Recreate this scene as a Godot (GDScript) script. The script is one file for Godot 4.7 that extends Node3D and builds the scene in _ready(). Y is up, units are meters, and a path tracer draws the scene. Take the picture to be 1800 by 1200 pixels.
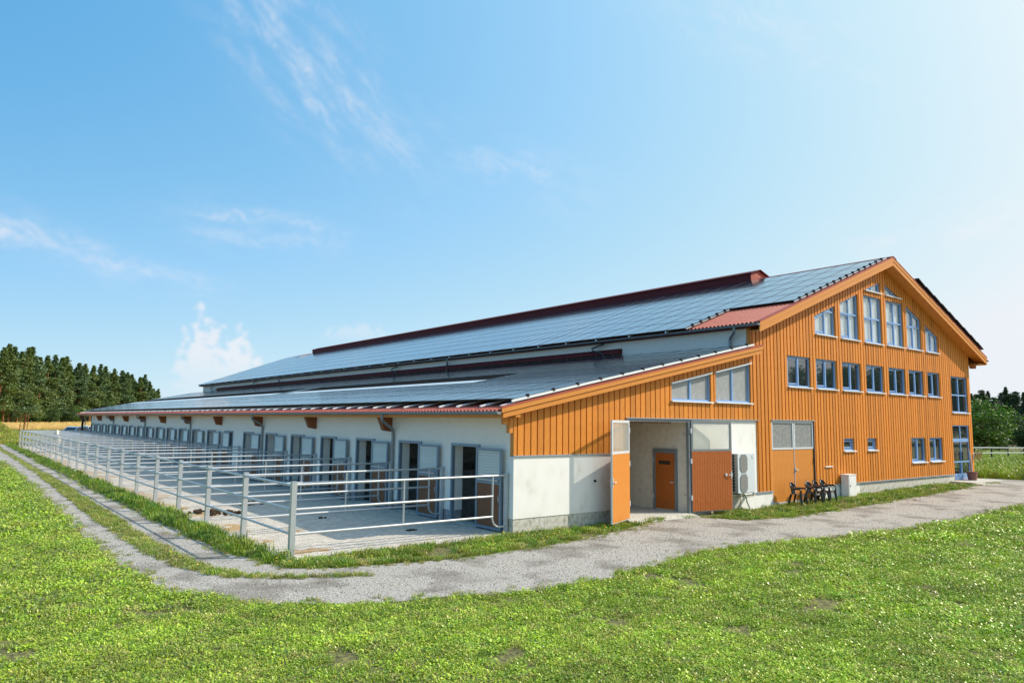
extends Node3D

const PITCH := 3.2            # stall pitch
const LEAN_A := 3.47          # lean-to roof crest: y = LEAN_A + LEAN_B * x
const LEAN_B := 0.21
const RIDGE_X := 21.77
const RIDGE_Y := 10.75
const HALL_S := 0.37
const ORD := ["first", "second", "third", "fourth", "fifth", "sixth", "seventh", "eighth", "ninth", "tenth", "eleventh", "twelfth", "thirteenth", "fourteenth", "fifteenth", "sixteenth", "seventeenth", "eighteenth", "nineteenth", "twentieth", "twenty-first", "twenty-second", "twenty-third"]

var M := {}
var rng := RandomNumberGenerator.new()
var unit_box := BoxMesh.new()
var build_node: Node3D        # the stable building

# ---------------------------------------------------------------- mesh helper
class B:
	var v := PackedVector3Array()
	var n := PackedVector3Array()
	var c := PackedColorArray()
	var col := Color(1, 1, 1)
	var use_col := false
	func tri(a: Vector3, b: Vector3, d: Vector3) -> void:   # counter-clockwise seen from outside
		var nn := (b - a).cross(d - a).normalized()
		v.append(a); v.append(d); v.append(b)
		for i in 3:
			n.append(nn)
			c.append(col)
	func quad(a: Vector3, b: Vector3, d: Vector3, e: Vector3) -> void:
		tri(a, b, d)
		tri(a, d, e)
	func stri(a: Vector3, b: Vector3, d: Vector3, na: Vector3, nb: Vector3, nd: Vector3) -> void:
		v.append(a); v.append(d); v.append(b)
		n.append(na); n.append(nd); n.append(nb)
		for i in 3:
			c.append(col)
	func box(p: Vector3, s: Vector3, bs := Basis()) -> void:
		var h := s * 0.5
		var q := []
		for k in 8:
			q.append(p + bs * Vector3(h.x * (1 if k & 1 else -1), h.y * (1 if k & 2 else -1), h.z * (1 if k & 4 else -1)))
		quad(q[0], q[2], q[3], q[1]); quad(q[4], q[5], q[7], q[6])
		quad(q[0], q[4], q[6], q[2]); quad(q[1], q[3], q[7], q[5])
		quad(q[2], q[6], q[7], q[3]); quad(q[0], q[1], q[5], q[4])
	func span(a: Vector3, b: Vector3) -> void:
		box((a + b) * 0.5, (b - a).abs())
	func bar(a: Vector3, b: Vector3, w: float, h: float) -> void:   # box beam from a to b
		var d := (b - a).normalized()
		var s := d.cross(Vector3.UP)
		if s.length() < 0.01:
			s = Vector3.RIGHT
		s = s.normalized()
		box((a + b) * 0.5, Vector3(w, h, (b - a).length()), Basis(s, s.cross(-d).normalized() * -1.0, -d))
	func prism(poly: PackedVector2Array, z0: float, z1: float) -> void:   # convex polygon in x,y, anti-clockwise
		var k := poly.size()
		for i in range(1, k - 1):
			tri(Vector3(poly[0].x, poly[0].y, z1), Vector3(poly[i].x, poly[i].y, z1), Vector3(poly[i + 1].x, poly[i + 1].y, z1))
			tri(Vector3(poly[0].x, poly[0].y, z0), Vector3(poly[i + 1].x, poly[i + 1].y, z0), Vector3(poly[i].x, poly[i].y, z0))
		for i in k:
			var a := poly[i]
			var b := poly[(i + 1) % k]
			quad(Vector3(a.x, a.y, z0), Vector3(b.x, b.y, z0), Vector3(b.x, b.y, z1), Vector3(a.x, a.y, z1))
	func tube(path: Array, radii: Array, sides := 8, caps := true) -> void:
		var rings := []
		var dirs := []
		for i in path.size():
			var t: Vector3 = (path[min(i + 1, path.size() - 1)] - path[max(i - 1, 0)]).normalized()
			var up := Vector3.UP if absf(t.y) < 0.9 else Vector3.RIGHT
			var s := t.cross(up).normalized()
			var u := s.cross(t).normalized()
			var ring := []
			var dd := []
			var r: float = radii[i] if radii.size() > 1 else radii[0]
			for k in sides:
				var a := TAU * k / sides
				var d := s * cos(a) + u * sin(a)
				ring.append(path[i] + d * r)
				dd.append(d)
			rings.append(ring)
			dirs.append(dd)
		for i in path.size() - 1:
			for k in sides:
				var m := (k + 1) % sides
				stri(rings[i][k], rings[i + 1][m], rings[i][m], dirs[i][k], dirs[i + 1][m], dirs[i][m])
				stri(rings[i][k], rings[i + 1][k], rings[i + 1][m], dirs[i][k], dirs[i + 1][k], dirs[i + 1][m])
		if caps:
			for k in range(1, sides - 1):
				tri(rings[0][0], rings[0][k], rings[0][k + 1])
				var e: Array = rings[-1]
				tri(e[0], e[k + 1], e[k])
	func surf(am: ArrayMesh) -> void:
		var a := []
		a.resize(Mesh.ARRAY_MAX)
		a[Mesh.ARRAY_VERTEX] = v
		a[Mesh.ARRAY_NORMAL] = n
		if use_col:
			a[Mesh.ARRAY_COLOR] = c
		am.add_surface_from_arrays(Mesh.PRIMITIVE_TRIANGLES, a)
	func mesh() -> ArrayMesh:
		var am := ArrayMesh.new()
		surf(am)
		return am

# ---------------------------------------------------------------- node helpers
func thing(called: String, label: String, category: String, at := Vector3.ZERO, group := "") -> Node3D:
	var o := Node3D.new()
	o.name = called
	add_child(o, true)
	o.position = at
	tag(o, label, category, group)
	return o

func tag(o: Node, label: String, category: String, group := "", kind := "") -> void:
	o.set_meta("label", label)
	o.set_meta("category", category)
	if group:
		o.set_meta("group", group)
	if kind:
		o.set_meta("kind", kind)

func part(parent: Node, called: String, mesh: Mesh, mat: Material) -> MeshInstance3D:
	var o := MeshInstance3D.new()
	o.name = called
	o.mesh = mesh
	o.material_override = mat
	parent.add_child(o, true)
	return o

func holder(parent: Node, called: String, at := Vector3.ZERO) -> Node3D:
	var o := Node3D.new()
	o.name = called
	parent.add_child(o, true)
	o.position = at
	return o

func bx(parent: Node, called: String, p: Vector3, s: Vector3, mat: Material, bs := Basis()) -> MeshInstance3D:
	var o := part(parent, called, unit_box, mat)
	o.transform = Transform3D(bs * Basis.from_scale(s), p)
	return o

func sp(parent: Node, called: String, a: Vector3, b: Vector3, mat: Material) -> MeshInstance3D:
	return bx(parent, called, (a + b) * 0.5, (b - a).abs(), mat)

func struct(called: String, mesh: Mesh, mat: Material) -> MeshInstance3D:
	var o := part(self, called, mesh, mat)
	o.set_meta("kind", "structure")
	return o

func copies(parent: Node, called: String, mesh: Mesh, mat: Material, tr: Array, cols: Array) -> MultiMeshInstance3D:
	var mm := MultiMesh.new()
	mm.transform_format = MultiMesh.TRANSFORM_3D
	mm.use_colors = cols.size() > 0
	mm.mesh = mesh
	mm.instance_count = tr.size()
	for i in tr.size():
		mm.set_instance_transform(i, tr[i])
		if cols.size() > 0:
			mm.set_instance_color(i, cols[i])
	var o := MultiMeshInstance3D.new()
	o.name = called
	o.multimesh = mm
	o.material_override = mat
	parent.add_child(o, true)
	o.set_meta("kind", "stuff")
	return o

# ---------------------------------------------------------------- materials
func lin(r: float, g: float, b: float) -> Color:
	return Color(r, g, b).linear_to_srgb()

func mk(called: String, c: Color, rough := 0.8, metal := 0.0, spec := 0.5) -> StandardMaterial3D:
	var m := StandardMaterial3D.new()
	m.resource_name = called
	m.albedo_color = c
	m.roughness = rough
	m.metallic = metal
	m.metallic_specular = spec
	m.cull_mode = BaseMaterial3D.CULL_DISABLED
	M[called] = m
	return m

func ntex(sd: int, freq: float, ramp: Array, size := 256, oct := 4) -> NoiseTexture2D:   # ramp: [pos, linear colour, ...]
	var f := FastNoiseLite.new()
	f.seed = sd
	f.frequency = freq
	f.fractal_octaves = oct
	f.noise_type = FastNoiseLite.TYPE_SIMPLEX_SMOOTH
	var g := Gradient.new()
	var offs := PackedFloat32Array()
	var cs := PackedColorArray()
	for i in range(0, ramp.size(), 2):
		offs.append(ramp[i])
		cs.append((ramp[i + 1] as Color).linear_to_srgb())
	g.offsets = offs
	g.colors = cs
	var t := NoiseTexture2D.new()
	t.width = size
	t.height = size
	t.seamless = true
	t.noise = f
	t.color_ramp = g
	return t

func htex(sd: int, freq: float, size := 256, oct := 4) -> NoiseTexture2D:
	return ntex(sd, freq, [0.0, Color(0, 0, 0), 1.0, Color(1, 1, 1)], size, oct)

func tri_tex(m: StandardMaterial3D, t: Texture2D, sc: Vector3, bump: Texture2D = null, cm := 0.0) -> void:
	m.albedo_color = Color(1, 1, 1)
	m.albedo_texture = t
	m.uv1_triplanar = true
	m.uv1_world_triplanar = true
	m.uv1_triplanar_sharpness = 4.0
	m.uv1_scale = sc
	if bump:
		m.heightmap_enabled = true
		m.heightmap_texture = bump
		m.heightmap_scale = cm

func g3(v: float) -> Color:
	return Color(v, v, v)

func materials() -> void:
	var grain := htex(3, 0.05)
	for i in 4:
		var k: float = [0.97, 0.88, 1.04, 0.80][i]
		var m := mk("orange_boards_%d" % i, Color(1, 1, 1), 0.55)
		tri_tex(m, ntex(11 + i, 0.03, [0.0, Color(0.46 * k, 0.135 * k, 0.012 * k), 0.35, Color(0.66 * k, 0.228 * k, 0.020 * k), 0.7, Color(0.71 * k, 0.255 * k, 0.026 * k), 1.0, Color(0.78 * k, 0.31 * k, 0.05 * k)]), Vector3(6, 0.45, 6), grain, 0.15)
	tri_tex(mk("orange_smooth", Color.WHITE, 0.5), ntex(21, 0.03, [0.0, Color(0.58, 0.21, 0.03), 1.0, Color(0.70, 0.275, 0.045)]), Vector3(3, 0.5, 3), grain, 0.1)
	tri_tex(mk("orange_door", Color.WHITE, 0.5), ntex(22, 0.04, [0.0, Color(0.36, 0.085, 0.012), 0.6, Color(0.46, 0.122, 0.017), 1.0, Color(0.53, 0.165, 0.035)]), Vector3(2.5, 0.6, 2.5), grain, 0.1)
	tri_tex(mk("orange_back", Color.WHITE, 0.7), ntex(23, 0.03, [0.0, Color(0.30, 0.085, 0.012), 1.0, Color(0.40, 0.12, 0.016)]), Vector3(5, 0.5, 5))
	tri_tex(mk("purlin_wood", Color.WHITE, 0.7), ntex(24, 0.03, [0.0, Color(0.20, 0.065, 0.022), 1.0, Color(0.34, 0.115, 0.032)]), Vector3(3, 3, 3))
	tri_tex(mk("white_render", Color.WHITE, 0.9), ntex(25, 0.012, [0.0, Color(0.74, 0.69, 0.62), 0.25, Color(0.85, 0.815, 0.75), 1.0, Color(0.88, 0.85, 0.79)], 512, 5), Vector3(0.5, 0.5, 0.5), htex(26, 0.12), 0.12)
	tri_tex(mk("white_panel", Color.WHITE, 0.75), ntex(27, 0.01, [0.0, Color(0.66, 0.645, 0.59), 0.22, Color(0.77, 0.765, 0.725), 0.5, Color(0.81, 0.805, 0.775), 1.0, Color(0.83, 0.825, 0.80)], 512, 6), Vector3(0.35, 0.22, 0.35))
	tri_tex(mk("concrete", Color.WHITE, 0.9), ntex(28, 0.02, [0.0, Color(0.25, 0.24, 0.20), 0.35, Color(0.47, 0.455, 0.40), 0.7, Color(0.56, 0.55, 0.50), 1.0, Color(0.63, 0.62, 0.57)], 512, 5), Vector3(0.7, 0.45, 0.7), htex(29, 0.1), 0.3)
	tri_tex(mk("grey_plinth", Color.WHITE, 0.9), ntex(30, 0.03, [0.0, Color(0.24, 0.25, 0.26), 1.0, Color(0.38, 0.39, 0.40)]), Vector3(0.6, 0.6, 0.6))
	tri_tex(mk("galvanised", Color.WHITE, 0.38, 0.45), ntex(31, 0.05, [0.0, Color(0.40, 0.43, 0.46), 0.5, Color(0.50, 0.53, 0.56), 1.0, Color(0.60, 0.63, 0.66)]), Vector3(3, 3, 3))
	mk("zinc", lin(0.24, 0.27, 0.29), 0.42, 0.35)
	mk("dark_pipe", lin(0.035, 0.037, 0.042), 0.4, 0.1)
	mk("door_steel", lin(0.21, 0.28, 0.35), 0.45, 0.25)
	mk("white_metal", lin(0.62, 0.65, 0.68), 0.4, 0.1)
	mk("flashing", lin(0.34, 0.40, 0.50), 0.4, 0.3)
	mk("blue_frame", lin(0.23, 0.39, 0.68), 0.35)
	mk("sill_white", lin(0.8, 0.82, 0.84), 0.35)
	var g := mk("window_glass", lin(0.018, 0.028, 0.03), 0.03, 0.0, 0.7)
	g.clearcoat_enabled = true
	g.clearcoat = 1.0
	g.clearcoat_roughness = 0.02
	tri_tex(mk("blind", Color.WHITE, 0.8), ntex(32, 0.02, [0.0, Color(0.70, 0.76, 0.78), 1.0, Color(0.78, 0.83, 0.85)]), Vector3(1, 0.3, 1))
	var cg := mk("clear_glass", Color(0.6, 0.7, 0.72, 0.12), 0.03, 0.0, 0.5)
	cg.transparency = BaseMaterial3D.TRANSPARENCY_ALPHA
	tri_tex(mk("dusty_pane", Color.WHITE, 0.35), ntex(33, 0.03, [0.0, Color(0.20, 0.21, 0.21), 0.6, Color(0.28, 0.29, 0.29), 1.0, Color(0.36, 0.36, 0.36)]), Vector3(0.8, 0.8, 0.8))
	tri_tex(mk("mesh_pane", Color.WHITE, 0.4), ntex(34, 0.02, [0.0, Color(0.29, 0.31, 0.32), 0.7, Color(0.34, 0.35, 0.36), 1.0, Color(0.42, 0.43, 0.43)]), Vector3(0.7, 0.7, 0.7))
	var cp := mk("clear_pane", Color(0.85, 0.86, 0.82, 0.28), 0.1)
	cp.transparency = BaseMaterial3D.TRANSPARENCY_ALPHA
	var red := mk("red_sheet", Color.WHITE, 0.6)
	tri_tex(red, ntex(35, 0.02, [0.0, Color(0.27, 0.055, 0.036), 0.5, Color(0.38, 0.078, 0.05), 1.0, Color(0.44, 0.11, 0.07)], 256, 5), Vector3(0.6, 0.6, 0.6))
	mk("red_trim", lin(0.40, 0.085, 0.055), 0.45)
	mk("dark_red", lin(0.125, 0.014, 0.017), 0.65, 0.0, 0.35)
	var pv := mk("module_glass", lin(0.018, 0.030, 0.055), 0.13, 0.0, 0.6)
	pv.clearcoat_enabled = true
	pv.clearcoat = 0.7
	pv.clearcoat_roughness = 0.12
	mk("module_frame", lin(0.02, 0.021, 0.024), 0.5, 0.2)
	mk("aluminium", lin(0.82, 0.83, 0.84), 0.4, 0.12)
	mk("painted_shade", lin(0.012, 0.012, 0.013), 1.0, 0.0, 0.1)  # matte black for shade painted below the upper solar rows
	mk("rail_grey", lin(0.50, 0.51, 0.52), 0.4, 0.2)
	mk("grp_sheet", lin(0.62, 0.68, 0.72), 0.25)
	tri_tex(mk("larch_plank", Color.WHITE, 0.7), ntex(36, 0.04, [0.0, Color(0.15, 0.06, 0.026), 1.0, Color(0.27, 0.115, 0.05)]), Vector3(8, 0.7, 8))
	mk("louvre", lin(0.64, 0.62, 0.54), 0.22)
	mk("black_steel", lin(0.02, 0.022, 0.025), 0.5, 0.3)
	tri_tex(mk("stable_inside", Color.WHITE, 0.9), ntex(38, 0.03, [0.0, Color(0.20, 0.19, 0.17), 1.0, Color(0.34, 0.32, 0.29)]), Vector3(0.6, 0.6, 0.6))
	tri_tex(mk("cream_wall", Color.WHITE, 0.9), ntex(55, 0.015, [0.0, Color(0.48, 0.43, 0.35), 0.3, Color(0.66, 0.61, 0.52), 1.0, Color(0.72, 0.68, 0.60)], 512, 5), Vector3(0.5, 0.5, 0.5))
	mk("dark_board", lin(0.035, 0.024, 0.017), 0.8)
	mk("black_plastic", lin(0.012, 0.014, 0.017), 0.3)
	mk("unit_white", lin(0.62, 0.67, 0.70), 0.45)
	mk("unit_beige", lin(0.42, 0.38, 0.33), 0.6)
	mk("unit_grille", lin(0.20, 0.215, 0.22), 0.6)
	mk("plastic_pipe", lin(0.62, 0.60, 0.55), 0.5)
	tri_tex(mk("cabinet_white", Color.WHITE, 0.5), ntex(39, 0.02, [0.0, Color(0.62, 0.60, 0.58), 0.4, Color(0.78, 0.77, 0.76), 1.0, Color(0.82, 0.82, 0.81)]), Vector3(0.6, 0.6, 0.6))
	mk("terracotta", lin(0.20, 0.085, 0.065), 0.8)
	mk("dry_leaf", lin(0.42, 0.24, 0.09), 0.7)
	mk("dung", lin(0.045, 0.026, 0.012), 0.95)
	mk("rust", lin(0.22, 0.07, 0.02), 0.9)
	mk("white_tape", lin(0.75, 0.76, 0.76), 0.5)
	tri_tex(mk("grey_timber", Color.WHITE, 0.9), ntex(40, 0.05, [0.0, Color(0.12, 0.11, 0.09), 1.0, Color(0.24, 0.22, 0.19)]), Vector3(3, 1, 3))
	# ground
	tri_tex(mk("gravel", Color.WHITE, 0.95), ntex(41, 0.09, [0.0, Color(0.15, 0.135, 0.12), 0.35, Color(0.34, 0.315, 0.285), 0.6, Color(0.44, 0.415, 0.38), 1.0, Color(0.60, 0.575, 0.53)], 1024, 5), Vector3(0.14, 0.14, 0.14), htex(42, 0.18, 1024, 3), 2.0)
	var gr: StandardMaterial3D = M["gravel"]
	gr.detail_enabled = true
	gr.detail_blend_mode = BaseMaterial3D.BLEND_MODE_MUL
	gr.detail_albedo = ntex(43, 0.008, [0.0, Color(0.42, 0.39, 0.35), 0.36, Color(0.72, 0.70, 0.67), 0.52, Color(0.97, 0.96, 0.95), 1.0, Color(1, 0.98, 0.94)], 512, 5)
	gr.detail_uv_layer = BaseMaterial3D.DETAIL_UV_1
	tri_tex(mk("soil", Color.WHITE, 0.95), ntex(44, 0.03, [0.0, Color(0.05, 0.035, 0.02), 0.4, Color(0.12, 0.11, 0.04), 0.65, Color(0.17, 0.18, 0.045), 1.0, Color(0.24, 0.17, 0.10)], 512, 5), Vector3(0.5, 0.5, 0.5), htex(45, 0.06), 3.0)
	tri_tex(mk("paving", Color.WHITE, 0.9), paving_tex(), Vector3(0.625, 0.625, 0.625))
	for i in 4:
		var k: float = [1.0, 0.92, 1.07, 0.86][i]
		tri_tex(mk("paver_%d" % i, Color.WHITE, 0.9), ntex(46 + i, 0.03, [0.0, Color(0.42 * k, 0.37 * k, 0.31 * k), 0.5, Color(0.54 * k, 0.485 * k, 0.42 * k), 1.0, Color(0.62 * k, 0.57 * k, 0.50 * k)], 256, 5), Vector3(0.9, 0.9, 0.9))
	mk("paver_joint", lin(0.16, 0.14, 0.115), 0.95)
	tri_tex(mk("sand", Color.WHITE, 0.95), ntex(51, 0.02, [0.0, Color(0.36, 0.27, 0.18), 1.0, Color(0.52, 0.42, 0.31)]), Vector3(0.4, 0.4, 0.4))
	tri_tex(mk("wheat_ground", Color.WHITE, 0.95), ntex(52, 0.02, [0.0, Color(0.55, 0.38, 0.13), 1.0, Color(0.72, 0.52, 0.21)]), Vector3(0.1, 0.1, 0.1))
	# foliage: tinted per copy or per vertex
	for a in [["grass_leaf", 0.36, Color(0.5, 0.62, 0.1)], ["tree_leaf", 0.55, Color(0.30, 0.42, 0.12)], ["stalk", 0.7, Color(0.3, 0.22, 0.06)]]:
		var m := mk(a[0], Color.WHITE, a[1])
		m.vertex_color_use_as_albedo = true
		m.backlight_enabled = true
		m.backlight = a[2]
	mk("petal_white", lin(0.75, 0.72, 0.74), 0.7)
	mk("petal_yellow", lin(0.75, 0.50, 0.02), 0.7)
	tri_tex(mk("pine_bark", Color.WHITE, 0.9), ntex(53, 0.05, [0.0, Color(0.13, 0.06, 0.03), 1.0, Color(0.34, 0.155, 0.07)]), Vector3(0.6, 0.3, 0.6))
	mk("pebble", Color.WHITE, 0.9).vertex_color_use_as_albedo = true
	mk("horse_coat", lin(0.66, 0.60, 0.50), 0.8)
	mk("car_blue", lin(0.14, 0.30, 0.56), 0.15, 0.2)
	mk("car_silver", lin(0.68, 0.74, 0.78), 0.2, 0.2)
	mk("car_glass", lin(0.012, 0.016, 0.02), 0.04)
	mk("tyre", lin(0.015, 0.015, 0.016), 0.8)
	mk("hoof", lin(0.05, 0.035, 0.025), 0.7)

func paving_tex() -> ImageTexture:
	# small block paving, 1.6 m square: colour of the stones and of the joints between them
	var w := 512
	var im := Image.create(w, w, false, Image.FORMAT_RGB8)
	var r := RandomNumberGenerator.new()
	r.seed = 91
	im.fill(lin(0.20, 0.18, 0.15))
	var bw := w / 8
	var bh := w / 16
	for j in 16:
		for i in 9:
			var k := r.randf_range(0.82, 1.1)
			var x := i * bw - (bw / 2 if j % 2 else 0)
			im.fill_rect(Rect2i(x + 2, j * bh + 2, bw - 3, bh - 3), lin(0.54 * k, 0.485 * k, 0.42 * k))
	for y in w:
		for x in w:
			var c := im.get_pixel(x, y)
			var k := r.randf_range(0.94, 1.06)
			im.set_pixel(x, y, Color(c.r * k, c.g * k, c.b * k))
	return ImageTexture.create_from_image(im)

# ---------------------------------------------------------------- sky, sun, camera
func sky_image() -> Image:
	var w := 2048
	var h := 1024
	var im := Image.create(w, h, false, Image.FORMAT_RGBF)
	var f1 := FastNoiseLite.new()
	f1.seed = 5
	f1.frequency = 1.0
	f1.fractal_octaves = 5
	var f2 := FastNoiseLite.new()
	f2.seed = 9
	f2.frequency = 1.0
	f2.fractal_octaves = 3
	var sun := Vector3(1.04, 1.0, 0.63).normalized()
	# patches of cloud: azimuth (from -z towards +x), elevation, half width, half height, tilt, strength, streak stretch
	var patches := [[21.5, 26.0, 8.5, 3.4, 0.66, 0.42, 5.0], [27.5, 22.2, 4.5, 1.3, 0.65, 0.34, 5.0], [18.5, 14.2, 5.0, 1.5, 0.05, 0.45, 4.0], [4.0, 11.8, 6.0, 1.1, 0.28, 0.6, 5.0], [10.5, 10.2, 5.0, 0.9, 0.12, 0.35, 5.0], [38.0, 20.0, 7.0, 2.0, 0.3, 0.25, 4.0], [70.0, 13.5, 8.0, 1.6, -0.1, 0.3, 4.0], [-25.0, 24.0, 12.0, 3.0, 0.4, 0.5, 5.0], [120.0, 24.0, 16.0, 4.0, 0.2, 0.35, 4.0], [190.0, 20.0, 15.0, 4.0, 0.3, 0.5, 5.0], [260.0, 28.0, 15.0, 5.0, 0.3, 0.5, 5.0], [56.0, 30.0, 12.0, 3.0, 0.5, 0.2, 4.0]]
	# heaped clouds: azimuth, elevation of base, half width, height
	var heaps := [[14.9, 3.2, 2.0, 4.6], [17.2, 3.2, 2.2, 3.0], [1.5, 2.0, 1.8, 3.6], [26.0, 6.4, 3.0, 1.2], [-30.0, 2.0, 9.0, 5.0], [150.0, 2.0, 12.0, 5.0], [230.0, 2.0, 10.0, 6.0]]
	for y in h:
		var el := 90.0 - (y + 0.5) / h * 180.0
		var ce := cos(deg_to_rad(el))
		var se := sin(deg_to_rad(el))
		for x in w:
			# Godot's panorama: u = atan(x, -z) / tau
			var az := wrapf((x + 0.5) / w * 360.0, -180.0, 180.0)
			var d := Vector3(sin(deg_to_rad(az)) * ce, se, -cos(deg_to_rad(az)) * ce)
			var gam := rad_to_deg(acos(clampf(d.dot(sun), -1, 1)))
			var e := maxf(el, 0.0)
			var k := (2.4 * exp(-gam / 38.0) + 0.80 * exp(-e / 13.0) - 0.2) * 1.2
			k = clampf(k, 0.0, 1.0)
			var r := lerpf(0.06, 0.85, pow(k, 1.12))
			var g := lerpf(0.32, 0.90, 1.0 - pow(1.0 - k, 1.7))
			var b := 0.69 + 0.285 * pow(minf(1.0, k / 0.4), 0.8) - 0.02 * k
			var glow := 1.5 * exp(-gam / 12.0)
			r = (r + glow) * 0.81
			g = (g + glow) * 0.81
			b = (b + glow * 0.95) * 0.81
			if el < 0.0:
				r = 0.22; g = 0.24; b = 0.12
			elif el < 45.0:
				var cl := 0.0
				for p in patches:
					var da: float = wrapf(az - p[0], -180.0, 180.0)
					var de: float = el - p[1]
					if absf(da) > p[2] * 2.2 or absf(de) > p[3] * 4.0 + p[2]:
						continue
					var t: float = p[4]
					var u := da * cos(t) - de * sin(t)
					var s := da * sin(t) + de * cos(t)
					var m: float = exp(-(u * u) / (p[2] * p[2]) - (s * s) / (p[3] * p[3]))
					if m < 0.02:
						continue
					var wob := f2.get_noise_2d(u * 0.22 + p[0], s * 0.3) * 0.9
					var soft := f2.get_noise_2d(u * 0.16 + p[0] * 1.7, s * 0.45 + 4.0) * 0.5 + 0.5
					var n2 := f1.get_noise_2d(u * 0.22 + 31.0, (s + wob) * 1.9 + p[0]) * 0.5 + 0.5
					var n4 := f1.get_noise_2d(u * 0.9 + 3.0, (s + wob) * 4.2 + p[0]) * 0.5 + 0.5
					cl = maxf(cl, m * (0.22 * soft + 1.25 * smoothstep(0.25, 0.75, soft) * smoothstep(0.28, 0.8, n2 * 0.6 + n4 * 0.4)) * p[5])
				for p in heaps:
					var da: float = wrapf(az - p[0], -180.0, 180.0)
					var t: float = (el - p[1]) / p[3]
					if absf(da) > p[2] * 1.8 or t < -0.6 or t > 1.4:
						continue
					var nz := f1.get_noise_2d(az * 0.9, el * 0.9)
					var n3 := f2.get_noise_2d(az * 2.6 + 9.0, el * 2.6)
					var prof := 1.0 - pow(absf(da) / p[2], 2.0) - maxf(t, 0.0) * 0.9 + nz * 0.75 + n3 * 0.2
					var m := smoothstep(0.05, 0.5, prof) * smoothstep(-0.6, 0.5, t)
					cl = maxf(cl, m * (0.72 if p[3] > 2.0 else 0.3))
				r = lerpf(r, 0.765, cl)
				g = lerpf(g, 0.755, cl)
				b = lerpf(b, 0.785, cl)
			im.set_pixel(x, y, Color(r, g, b))
	return im

func look() -> void:
	var cam := Camera3D.new()
	cam.name = "camera"
	add_child(cam)
	cam.position = Vector3(-12.1917, 3.0025, 15.4353)
	cam.basis = Basis.from_euler(Vector3(0.110874, -0.665114, 0.0121901), EULER_ORDER_YXZ)
	cam.fov = rad_to_deg(2.0 * atan(600.0 / 1268.58))
	cam.near = 0.1
	cam.far = 6000.0
	cam.current = true
	var we := WorldEnvironment.new()
	we.name = "world"
	var env := Environment.new()
	env.background_mode = Environment.BG_SKY
	var sk := Sky.new()
	var pm := PanoramaSkyMaterial.new()
	pm.panorama = ImageTexture.create_from_image(sky_image())
	sk.sky_material = pm
	env.sky = sk
	env.tonemap_mode = Environment.TONE_MAPPER_LINEAR
	env.tonemap_exposure = 1.2
	env.sdfgi_enabled = true
	env.ssao_enabled = true
	env.ssil_enabled = true
	we.environment = env
	add_child(we)
	var sun := DirectionalLight3D.new()
	sun.name = "sun"
	add_child(sun)
	sun.look_at_from_position(Vector3(104, 100, 63), Vector3.ZERO)
	sun.light_energy = 1.35
	sun.light_color = Color(1.0, 0.955, 0.88)
	sun.light_angular_distance = 0.5
	sun.shadow_enabled = true

func _ready() -> void:
	rng.seed = 20240
	look()
	materials()
	ground()
	yard()
	building()
	solar()
	fences()
	small_things()
	vegetation()

# ---------------------------------------------------------------- ground
func sst(a: float, b: float, x: float) -> float:
	var t := clampf((x - a) / (b - a), 0.0, 1.0)
	return t * t * (3.0 - 2.0 * t)

func hgt(x: float, z: float) -> float:
	var h := 0.2 * sst(10.0, 30.0, x)
	h += 0.5 * sst(-76.0, -120.0, z) * (1.0 - sst(70.0, 120.0, x))
	h += 2.9 * sst(-4.0, -8.8, x) * exp(-pow((z + 87.0) / 7.0, 2.0)) * (1.0 - sst(-30.0, -60.0, x))
	return h

const ROAD_IN := [[-6.9, -75.0], [-6.95, -40.0], [-6.97, -21.0], [-7.0, -8.0], [-7.03, -4.0], [-6.9, -1.0], [-6.7, 0.1], [-6.35, 0.85], [-5.6, 1.45], [-3.6, 1.8], [-2.2, 1.95], [-0.4, 1.85], [2.2, 1.3], [4.6, 0.55], [5.25, 0.1], [7.3, 0.05], [7.4, 0.6], [7.9, 1.7], [10.2, 2.15], [14.5, 1.95], [19.3, 1.9], [25.0, 1.6], [30.4, 1.3], [32.0, 0.7], [33.4, -1.0], [33.7, 1.8], [38.0, 6.0], [50.0, 14.0]]
const ROAD_OUT := [[-9.0, -75.0], [-8.95, -40.0], [-8.97, -22.0], [-9.1, -9.0], [-9.18, -5.0], [-9.15, -2.5], [-9.1, -0.6], [-8.8, 1.6], [-8.1, 3.0], [-7.15, 4.0], [-6.0, 4.55], [-4.6, 5.0], [-2.9, 5.3], [-1.2, 5.2], [1.2, 4.7], [3.6, 4.5], [5.7, 4.8], [8.9, 5.5], [14.2, 5.8], [20.2, 5.6], [26.0, 8.0], [40.0, 20.0]]
const MID_A := [[-7.66, -75.0], [-7.68, -39.0], [-7.75, -21.7], [-7.88, -8.3], [-7.95, -4.5], [-7.88, -1.6], [-7.66, 0.0], [-7.3, 1.0], [-6.6, 1.75], [-5.4, 2.35]]
const MID_B := [[-8.0, -75.0], [-8.05, -39.0], [-8.2, -22.0], [-8.46, -9.0], [-8.42, -5.0], [-8.4, -2.2], [-8.18, -0.1], [-7.7, 1.05], [-6.85, 1.92], [-5.5, 2.5]]

func wavy(pts: Array, sd: int, amp: float) -> PackedVector2Array:
	var f := FastNoiseLite.new()
	f.seed = sd
	f.frequency = 0.45
	f.fractal_octaves = 3
	var out := PackedVector2Array()
	for i in pts.size() - 1:
		var a := Vector2(pts[i][0], pts[i][1])
		var b := Vector2(pts[i + 1][0], pts[i + 1][1])
		var st := maxi(1, int(a.distance_to(b) / 0.45))
		var nrm := (b - a).orthogonal().normalized()
		for k in st:
			var p := a.lerp(b, float(k) / st)
			out.append(p + nrm * f.get_noise_2d(p.x, p.y) * amp)
	var e: Array = pts[-1]
	out.append(Vector2(e[0], e[1]))
	return out

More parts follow.
